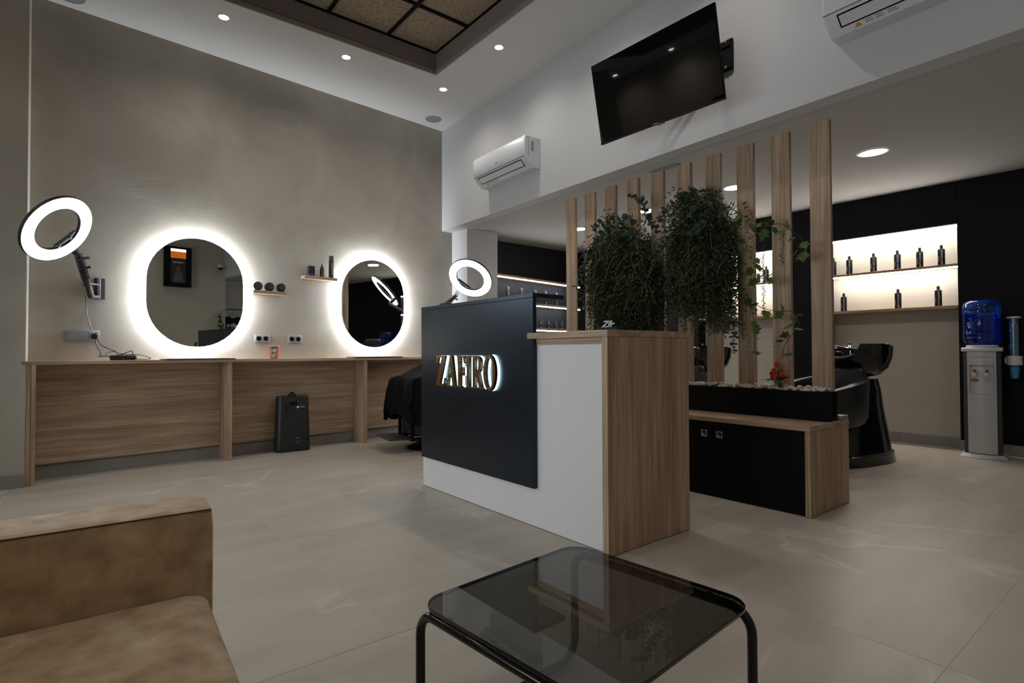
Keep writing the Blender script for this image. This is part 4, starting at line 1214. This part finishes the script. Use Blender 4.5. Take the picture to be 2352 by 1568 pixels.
part('bottom_bezel', G().box(-W_/2, W_/2, -.003, .001, -H_/2, -H_/2 + .0135).bevel(.001, 1).xf(FM), GLOSSB, t)
part('badge', G().box(-.028, .012, -.0042, -.0031, -H_/2 + .003, -H_/2 + .010).xf(FM), GREYP, t)
part('receiver', G().box(.0, .05, .004, .02, -H_/2 - .010, -H_/2 - .0004).bevel(.002, 1).xf(FM), GREYP, t)
bp_ = Vector(tvw(2.07, .001, 2.945)) - tvc
wmx = Matrix.Translation(bp_) @ Matrix.Rotation(TVA, 4, 'Z')
part('wall_bracket', G().box(-.06, .11, -.020, -.0005, -.105, .105).bevel(.006, 2).box(-.05, .10, -.030, -.0205, .055, .095).box(-.05, .10, -.030, -.0205, -.095, -.055).xf(wmx), BLACKM, t)
for z in (.085, -.085):
    part('bolt', G().lathe([(.009, .0305), (.008, .036)], 8, (.07, 0, z), 'y').xf(wmx), STEEL, t)
a_ = wmx @ Vector((.0, -.03, 0)); b_ = FM @ Vector((.02, .062, .02))
md = a_.lerp(b_, .5) + Vector((0, .12, 0))
for dz in (-.035, .035):
    part('bracket_arm', G().tube([a_ + Vector((0, 0, dz)), md + Vector((0, 0, dz)), b_ + Vector((0, 0, dz * .6))], .014, 8), BLACKM, t, True)
part('mount_plate', G().box(-.16, .20, .0585, .068, -.10, .14).bevel(.004, 1).xf(FM), BLACKM, t)

def ac(label, y, z):
    t = thing('air_conditioner', label, 'air conditioner', tvw(y, 0, z), TVA, 'split air conditioners on the bulkhead')
    L_, D_, HH = .88, .205, .295
    prof = [(-.001, 0.0), (-.098, .0), (-.188, .0795), (-.203, .16), (-.200, HH - .02), (-.185, HH), (-.001, HH)]
    sec = lambda x, k=1.0: [(x, yv * k, (zv - HH/2) * (.5 + .5 * k) + HH/2) for yv, zv in prof]
    part('housing', G().rings([sec(-L_/2, .95), sec(-L_/2 + .012), sec(L_/2 - .012), sec(L_/2, .95)]), WPLAST, t, True)
    # flap on the slanted lower front
    a, b = Vector((0, -.100, .0018)), Vector((0, -.1875, .0791))
    d = (b - a).normalized(); nn = Vector((0, -d.z, d.y)); nn = nn if nn.y < 0 else -nn
    def onface(x0, x1, u0, u1, h0, h1):
        r0 = []
        ln_ = (b - a).length
        for h in (h0, h1):
            r0.append([Vector((x, 0, 0)) + a + d * ln_ * u + nn * h for x, u in ((x0, u0), (x1, u0), (x1, u1), (x0, u1))])
        return r0
    part('flap', G().rings(onface(-.362, .362, .41, .93, -.002, .0045)), WPLAST, t)
    part('outlet_slot', G().rings(onface(-.37, .37, .34, 1.0, -.004, .0030)), BLACKM, t)
    part('face_seam', G().box(-L_/2 + .004, L_/2 - .004, -.2012, -.190, .094, .0965), GREYP, t)
    part('side_seam', G().box(L_/2 - .006, L_/2 + .0006, -.150, -.146, .09, HH - .004), GREYP, t)
    part('display_badge', G().box(-.03, .006, -.2042, -.2015, .145, .152), GREYP, t)
    g = G(); q0 = onface(-.31, -.27, .08, .30, .0005, .0012)
    tri = [[r_[0], r_[1], (r_[2] + r_[3]) / 2] for r_ in q0]
    part('warning_triangle', G().rings(tri), AMBER, t)
    for k, (x0, x1) in enumerate(((-.255, -.215), (-.205, -.165), (-.150, -.10))):
        part('warning_print', G().rings(onface(x0, x1, .12, .17, .0005, .001)).rings(onface(x0, x1 - .008, .22, .27, .0005, .001)), GREYP, t)
    part('rating_label', G().box(L_/2 - .004, L_/2 + .0008, -.115, -.085, .16, .25), GREYP, t)
    return t
ac('white air conditioner on the bulkhead near the plaster wall', 4.42, 2.70)
ac('white air conditioner cut by the top of the picture beyond the television', .87, 2.705)

# ------------------------------------------------------------------ lit recesses: shelves, strips and bottles
BX = bwx(1.2)
def bwp(y, off=0.0, z=0.0):
    """point on the far wall's front plane at y, off towards the room"""
    return (bwx(y) - off, y, z)
def rshelf(label, y0, y1, z0, z1, strip=True):
    t = thing('recess_shelf', label, 'shelf', bwp((y0 + y1) / 2, 0, z0), BWA)
    w_ = (y1 - y0) / 2 - .002
    part('board', G().box(-w_, w_, .001, .178, 0, z1 - z0).bevel(.001, 1), WOOD_X, t)
    if strip:
        part('light_strip', G().box(-w_, w_, .003, .019, -.0125, -.0005), E_SHELF, t)
def rstrip(label, y0, y1, z):
    t = thing('light_strip_bar', label, 'light strip', bwp((y0 + y1) / 2, 0, z), BWA)
    w_ = (y1 - y0) / 2 - .002
    part('profile', G().box(-w_, w_, .004, .030, .004, NTOP - z - .0005), SILVER, t)
    part('diffuser', G().box(-w_, w_, .001, .024, -.011, .0036), E_SHELF, t)
for (a, b), w_ in zip(NY, ('beside the water cooler', 'behind the plants')):
    rstrip('light strip along the top of the recess %s' % w_, a, b, 2.137)
    rshelf('upper oak shelf with light strip in the recess %s' % w_, a, b, 1.747, 1.773)
    rshelf('lower oak shelf in the recess %s' % w_, a, b, 1.347, 1.375, False)
def make_bottle(label, p, txt, ycol, group):
    t = thing('product_bottle', label, 'bottle', p, BWA, group)
    part('bottle_body', G().rings([rrect(.052, .034, .010, 0), rrect(.056, .037, .011, .003), rrect(.056, .037, .011, .150), rrect(.050, .032, .010, .157), rrect(.028, .024, .010, .160)]), BOTTLEB, t, True)
    part('cap', G().lathe([(.0125, .1602), (.0125, .195), (.011, .197)], 18), BOTTLEB, t, True)
    part('label_print', text_mesh(txt, .0235 if len(txt) < 12 else .0215, .0002, TEXTW), None, t, False, (.008, -.0188, .076), (PI/2, -PI/2, 0))
    part('side_print', text_mesh('SHAMPOO', .012, .0002, ycol), None, t, False, (-.017, -.0188, .06), (PI/2, -PI/2, 0))
    return t
zz = 1.7735
ys = [2.42, 2.20, 1.985, 1.785, 1.595]
b0 = make_bottle('black shampoo bottle on the upper shelf, nearest the tall slat', bwp(2.43, -.05, zz), 'ANTI-GREASE', TEXTW, 'anti-grease bottles on the upper shelf')
# plan positions measured along the shelf
for lab, y in (('black shampoo bottle on the upper shelf, second from the tall slat', 2.20), ('black shampoo bottle in the middle of the upper shelf', 1.985),
               ('black shampoo bottle on the upper shelf, second from the cooler', 1.795), ('black shampoo bottle on the upper shelf, nearest the cooler', 1.620),
               ('black shampoo bottle on the upper shelf half hidden by the last slat', 2.59)):
    dup(b0, bwp(y, -.05, zz), BWA, lab)
c0 = make_bottle('yellow lettered bottle on the lower shelf, nearest the tall slat', bwp(2.49, -.05, 1.3755), 'REVITALIZING', TEXTY, 'revitalizing bottles on the lower shelf')
dup(c0, bwp(1.985, -.05, 1.3755), BWA, 'yellow lettered bottle in the middle of the lower shelf')
dup(c0, bwp(1.65, -.05, 1.3755), BWA, 'yellow lettered bottle on the lower shelf, nearest the cooler')
dup(b0, bwp(3.34, -.05, zz), BWA, 'black shampoo bottle on the upper shelf behind the ivy')

# black product shelves on the dark side wall
def bshelf(label, z1):
    t = thing('product_shelf', label, 'shelf', bl(0, 0, z1 - .03), ba)
    part('board', G().box(.03, 2.05, -.22, -.001, 0, .030).bevel(.001, 1), WOOD_X, t)
    part('light_strip', G().box(.03, 2.05, -.219, -.205, -.013, -.0005), E_SHELF2, t)
bshelf('topmost oak shelf with light strip on the black side wall', 1.985)
bshelf('middle oak shelf with light strip on the black side wall', 1.635)
bshelf('lowest oak shelf with light strip on the black side wall', 1.286)
def make_flask(label, s):
    t = thing('rounded_bottle', label, 'bottle', bl(s, .12, 1.6355), ba, 'rounded bottles on the middle black wall shelf')
    part('bottle_body', G().rings([rrect(.050, .034, .012, 0), rrect(.054, .037, .012, .004), rrect(.054, .037, .012, .135)]), PLAST, t, True)
    part('cap', G().rings([rrect(.052, .035, .012, .1355), rrect(.052, .035, .012, .195), rrect(.030, .02, .008, .207)]), DGREY, t, True)
    part('label_print', text_mesh('MEN CARE', .026, .0002, TEXTW), None, t, False, (0, -.0188, .07), (PI/2, -PI/2, 0))
    return t
f0 = make_flask('rounded black bottle on the dark wall, nearest the white column', .47)
for lab, s in (('rounded black bottle on the dark wall, second from the column', .75), ('rounded black bottle on the dark wall, middle of five', 1.06), ('rounded black bottle on the dark wall, second from the first slat', 1.30), ('rounded black bottle on the dark wall, nearest the first slat', 1.56)):
    dup(f0, bl(s, .12, 1.6355), None, lab)
def make_tumbler(label, s):
    t = thing('purple_tin', label, 'tin', bl(s, .12, 1.2865), ba, 'purple footed tins on the lowest black wall shelf')
    part('tin_body', G().lathe([(.034, .024), (.034, .100), (.031, .104)], 24), PLAST, t, True)
    part('purple_foot', G().lathe([(.032, 0), (.034, .003), (.034, .0238)], 24), PURPLE, t, True)
    part('lid', G().lathe([(.035, .1045), (.035, .112), (.030, .115)], 24), DGREY, t, True)
    return t
u0 = make_tumbler('purple footed tin half hidden by the black desk panel', 1.03)
for lab, s in (('purple footed tin, second from the black desk panel', 1.19), ('purple footed tin, middle of five', 1.38), ('purple footed tin, second from the first slat', 1.56), ('purple footed tin nearest the first slat', 1.70)):
    dup(u0, bl(s, .12, 1.2865), None, lab)

# ------------------------------------------------------------------ hair wash units
def wash_unit(label, loc, rz):
    t = thing('wash_unit', label, 'wash chair', loc, rz, 'hair wash units before the recesses')
    # local: the sitter looks towards -x, bowl at +x
    def sup(cx, a, b, z, e=2.6, n=36):
        o = []
        for i in range(n):
            th = 2 * PI * i / n; c_, s_ = math.cos(th), math.sin(th)
            o.append((cx + a * math.copysign(abs(c_) ** (2/e), c_), b * math.copysign(abs(s_) ** (2/e), s_), z))
        return o
    part('base_shell', G().rings([sup(.02, .50, .30, .0005), sup(.02, .505, .305, .01), sup(.02, .495, .297, .085), sup(.03, .475, .280, .095)]), GLOSSB, t, True)
    part('pedestal', G().rings([sup(.04, .465, .272, .0955), sup(.10, .40, .235, .25), sup(.17, .30, .195, .42), sup(.24, .20, .165, .60), sup(.27, .15, .14, .70)]), GLOSSB, t, True)
    part('seat_shell', G().rings([sup(-.28, .28, .19, .30), sup(-.28, .34, .215, .36), sup(-.28, .345, .22, .42)]), VINYL, t, True)
    part('seat_cushion', G().rings([sup(-.31, .31, .195, .4205), sup(-.31, .32, .20, .47), sup(-.31, .28, .17, .50)]), VINYL, t, True)
    # wrap around arms and back: one curved shell
    g = G(); rows = []
    n = 40
    for i in range(n + 1):
        th = -2.45 + 4.9 * i / n
        k = (math.cos(th) + .8) / 1.8                       # 1 at back, 0 at the arm fronts
        top = .60 + .15 * max(0, k) ** .8
        bot = .30 + .06 * max(0, k)
        rx, ry = .42, .280
        cx = -.25
        o = []
        for (dr, z) in ((0, bot), (.022, bot + .04), (.035, top - .05), (.028, top - .012), (0, top), (-.035, top - .008), (-.05, top - .04), (-.045, bot + .05), (-.03, bot)):
            o.append((cx + (rx + dr) * math.cos(th), (ry + dr) * math.sin(th), z))
        rows.append(o)
    g.rings(rows)
    part('arm_shell', g, VINYL, t, True)
    part('back_pad', G().box(.02, .10, -.19, .19, .46, .80).bevel(.035, 3), VINYL, t, True)
    # bowl: open shell with a neck cut towards the sitter
    g = G(); rows = []
    n = 48
    for (fr, z, inner) in ((.30, .715, 0), (.62, .735, 0), (.86, .80, 0), (.97, .90, 0), (1.0, 1.0, 0), (.975, 1.006, 1), (.94, 1.0, 1), (.90, .90, 1), (.78, .81, 1), (.5, .765, 1), (.12, .755, 1)):
        o = []
        for i in range(n):
            th = 2 * PI * i / n
            c_, s_ = math.cos(th), math.sin(th)
            zc = z
            if z > .80:
                cut = max(0, 1 - (abs(math.atan2(s_, -c_)) / .60) ** 6)
                zc = z - (z - .80) * .66 * cut
                zc -= .05 * (z - .8) / .2 * max(0, c_)
            o.append((.29 + .285 * fr * c_, .250 * fr * s_, zc))
        rows.append(o)
    g.rings(rows, True, True)
    part('bowl', g, GLOSSB, t, True)
    part('neck_rest', G().tube([(.015, -.13, .905), (-.005, -.07, .882), (-.01, 0, .876), (-.005, .07, .882), (.015, .13, .905)], .018, 10), VINYL, t, True)
    tp = part('tap', G().tube([(.40, .15, .79), (.40, .15, .945), (.385, .14, .975), (.35, .12, .98), (.33, .11, .962)], [.018, .016, .016, .014, .013], 12), CHROME, t, True)
    part('tap_lever', G().tube([(.40, .15, .98), (.41, .155, 1.0), (.38, .14, 1.025)], [.012, .010, .006], 10), CHROME, tp, True)
    part('drain', G().lathe([(.03, .7555), (.028, .759), (.01, .757)], 18, (.29, 0, 0)), CHROME, t, True)
    return t
w1 = wash_unit('glossy black hair wash unit beside the water cooler', (5.22, 2.015, 0), R(-12))
dup(w1, (5.19, 3.52, 0), R(-12), 'glossy black hair wash unit seen between the slats behind the planter')

# ------------------------------------------------------------------ water cooler
t = thing('water_cooler', 'silver water cooler with blue bottle against the black wall', 'water cooler', (6.385, 1.272, 0), R(-82))
def dshape(w_, d_, z, n=14, bulge=.05):
    p = [(w_/2, d_/2, z), (-w_/2, d_/2, z)]
    for i in range(n + 1):
        u = -1 + 2 * i / n
        p.append((w_/2 * u, -d_/2 - bulge * (1 - u * u), z))
    return p
part('base_foot', G().rings([dshape(.325, .27, .0005, 14, .055), dshape(.325, .27, .006, 14, .055), dshape(.27, .24, .036, 14, .045)]), COOLER, t, True)
part('cabinet', G().rings([dshape(.255, .22, .0425, 14, .035), dshape(.255, .22, .935, 14, .035)]), DGREY, t, True)
def arcplate(x0, x1, z0, z1, off, th, hole=None, n=10):
    g = G(); rows = []
    f = lambda x: -.11 - .035 * (1 - (x / .1275) ** 2)
    for x in [x0 + (x1 - x0) * i / n for i in range(n + 1)]:
        y = f(x) - off
        rows.append([(x, y, z0), (x, y, z1), (x, y + th, z1), (x, y + th, z0)])
    return g.rings(rows)
part('lower_front', arcplate(-.098, .098, .0425, .575, .016, .014), COOLER, t, True)
part('upper_front', arcplate(-.098, .098, .815, .934, .016, .014), COOLER, t, True)
part('niche_cheek', arcplate(-.098, -.084, .5755, .8145, .016, .014, None, 2), COOLER, t, True)
part('niche_cheek', arcplate(.084, .098, .5755, .8145, .016, .014, None, 2), COOLER, t, True)
part('niche_back', arcplate(-.0835, .0835, .5755, .8145, .003, .002), COOLER, t, True)
part('drip_tray', arcplate(-.086, .086, .570, .5752, .022, .02), WPLAST, t, True)
part('top_cap', G().rings([dshape(.275, .245, .9355, 14, .05), dshape(.280, .25, .942, 14, .052), dshape(.280, .25, .962, 14, .052), dshape(.265, .235, .970, 14, .048)]), WPLAST, t, True)
part('name_print', text_mesh('AQUANTIA', .017, .0003, GREYP), None, t, False, (0, -.1625, .885), FACE)
for x, mt in ((-.045, REDP), (.038, plain('blue_tap', (.03, .06, .25), .4))):
    tp = part('tap', G().lathe([(.014, .0), (.018, .012), (.020, .035)], 14, (x, -.165, .715)), WPLAST, t, True)
    part('tap_lever', G().box(x - .010, x + .010, -.185, -.155, .7505, .775).bevel(.004, 2), mt, tp, True)
    part('tap_neck', G().cyl((x, -.162, .738), (x, -.148, .738), .012), WPLAST, tp, True)
part('red_notice', G().box(-.070, -.046, -.1492, -.1472, .672, .690).box(-.045, -.021, -.1497, -.1477, .672, .690), REDP, t)
part('fill_badge', G().box(-.03, .03, -.1625, -.1608, .292, .2945), WPLAST, t)
part('bottle_collar', G().lathe([(.105, .9705), (.115, .975), (.112, .990), (.09, .995)], 32, (0, -.01, 0)), WPLAST, t, True)
bprof = [(.080, .996), (.118, 1.004), (.130, 1.03), (.134, 1.055), (.131, 1.066), (.1355, 1.078), (.1355, 1.094), (.131, 1.104), (.131, 1.258), (.1355, 1.268), (.1355, 1.284), (.131, 1.295), (.1355, 1.306), (.1355, 1.330), (.128, 1.362), (.105, 1.385), (.05, 1.392), (.003, 1.392)]
part('water_bottle', G().lathe(bprof, 44, (0, -.01, 0)), BLUEG, t, True)
part('water', G().lathe([(.07, .998), (.110, 1.006), (.124, 1.05), (.124, 1.262), (.003, 1.2625)], 36, (0, -.01, 0)), WATER, t, True)
part('bottle_handle', G().tube([(-.02, -.02, 1.255), (-.01, -.03, 1.20), (-.01, -.03, 1.13), (-.02, -.02, 1.08)], .016, 10), plain('deep_blue', (.005, .02, .14), .3), t, True)
t = thing('cup_dispenser', 'clear tube of blue paper cups beside the water cooler', 'cup dispenser', (6.42, 1.062, .70), R(-82))
part('cup_stack', G().lathe([(.026, .0), (.034, .085), (.034, .10), (.030, .1005), (.032, .47), (.034, .475)], 24), FOAM, t, True)
g = G()
for k in range(26): g.lathe([(.0345, .13 + k * .0135), (.0360, .133 + k * .0135), (.0345, .136 + k * .0135)], 20)
o = part('cup_rims', g, plain('cup_rim_blue', (.22, .36, .42), .5), t, True); o['kind'] = 'stuff'
part('tube', G().rings([[(r_ * math.cos(2*PI*i/28), r_ * math.sin(2*PI*i/28), z_) for i in range(28)] for r_, z_ in ((.043, .12), (.043, .52), (.041, .52), (.041, .12), (.043, .12))], False, False), CLEAR, t, True)
part('tube_lid', G().lathe([(.046, .5205), (.048, .524), (.048, .535), (.03, .538)], 28), WPLAST, t, True)
part('collar', G().rings([[(r_ * math.cos(2*PI*i/28), r_ * math.sin(2*PI*i/28), z_) for i in range(28)] for r_, z_ in ((.054, .115), (.054, .195), (.045, .195), (.045, .115), (.054, .115))], False, False), WPLAST, t, True)
part('bracket', G().box(-.064, -.0545, -.012, .012, .13, .18), WPLAST, t)

# ------------------------------------------------------------------ seen only in the mirrors
t = thing('poster_light_box', 'black framed light box with orange print, seen in the mirror', 'poster', (2.55, -.7495, 2.56), PI)
part('frame', G().box(-.222, .222, -.085, -.001, -.372, .372).box(-.222, .222, -.10, -.0851, .335, .372).box(-.222, .222, -.10, -.0851, -.372, -.30).box(-.222, -.130, -.10, -.0851, -.30, .335).box(.130, .222, -.10, -.0851, -.30, .335), BLACKM, t)
part('dark_print', G().box(-.129, .129, -.0872, -.0853, -.299, .16), plain('poster_dark', (.035, .022, .018), .4), t)
part('glowing_print', G().box(-.129, .129, -.0872, -.0853, .161, .285), emit('orange_glow', (1.0, .22, .03), .7), t)
part('lamp_window', G().box(-.129, .129, -.0872, -.0853, .286, .334), emit('lamp_window', (1.0, .78, .5), 5.0), t)
part('figure_print', G().rings([[(x, -.0880, z) for x, z in P_], [(x, -.0874, z) for x, z in P_]]) if False else G().prism([(-.085, -.285), (.085, -.285), (.06, -.12), (.03, -.085), (-.03, -.085), (-.06, -.12)], -.0880, -.0874), plain('poster_grey', (.09, .095, .11), .5), t)
part('head_print', G().prism(ell(0, -.035, .032, .045, 16), -.0880, -.0874), plain('poster_skin', (.22, .09, .04), .5), t)
part('line_print', G().box(-.10, .10, -.0880, -.0874, .085, .095).box(-.07, .09, -.0880, -.0874, .070, .078), TEXTW, t)
t = thing('security_camera', 'white dome camera on the bulkhead corner, seen in the mirror', 'camera', (tvx(-.62), -.62, 2.66), TVA)
part('mount', G().box(-.03, .03, -.02, -.001, -.03, .03).cyl((0, -.02, 0), (0, -.12, .0), .012), WPLAST, t)
part('housing', G().lathe([(.02, .02), (.05, .01), (.055, -.03), (.052, -.04)], 24, (0, -.13, 0)), WPLAST, t, True)
part('dome', G().lathe([(.048, -.0405), (.046, -.06), (.03, -.085), (.004, -.093)], 24, (0, -.13, 0)), GLOSSB, t, True)
t = thing('garment_rail', 'black metal garment rail, seen in the mirror behind the desk', 'garment rail', (3.62, -.86, 0), 0)
part('rail', G().tube([(-.21, 0, 1.78), (-.12, 0, 1.825), (.42, 0, 1.825)], .009, 8), BLACKM, t, True)
for x in (-.20, .40):
    part('upright', G().tube([(x, 0, .02), (x, 0, 1.78 if x < 0 else 1.823)], .010, 8), BLACKM, t, True)
    part('foot', G().box(x - .015, x + .015, -.2, .2, .0005, .025), BLACKM, t)
t = thing('hung_shirt', 'black T-shirt lettered zafiro on a hanger, seen in the mirror', 'shirt', (3.60, -.84, 1.66), 0)
part('hanger', G().tube([(-.15, 0, -.03), (0, 0, .06), (.15, 0, -.03), (-.15, 0, -.03)], .004, 6).tube([(0, 0, .06), (0, 0, .12), (.012, 0, .15), (.0, -.012, .168), (-.012, 0, .15)], .003, 6), BLACKM, t)
part('shirt', G().prism([(-.20, -.62), (.20, -.62), (.205, -.16), (.27, -.24), (.32, -.17), (.19, -.01), (.08, .025), (.04, -.01), (-.04, -.01), (-.08, .025), (-.19, -.01), (-.32, -.17), (-.27, -.24), (-.205, -.16)], -.022, .022).bevel(.008, 2), CLOTHB, t, True)
part('shirt_print', text_mesh('zafiro', .115, .0004, TEXTW, 'CENTER', .003), None, t, False, (0, .0232, -.16), (PI/2, 0, PI))
t = ivy('potted climber leaves on the rear wall, seen in the mirror', [(3.32, -.66, 1.76), (3.30, -.64, 1.62), (3.34, -.63, 1.50), (3.28, -.62, 1.38), (3.26, -.62, 1.22), (3.3, -.62, 1.0)], 41, .085, .014)
part('hook', G().tube([(.01, -.088, .01), (.01, -.04, .02), (0, 0, .0)], .004, 6), BLACKM, t)
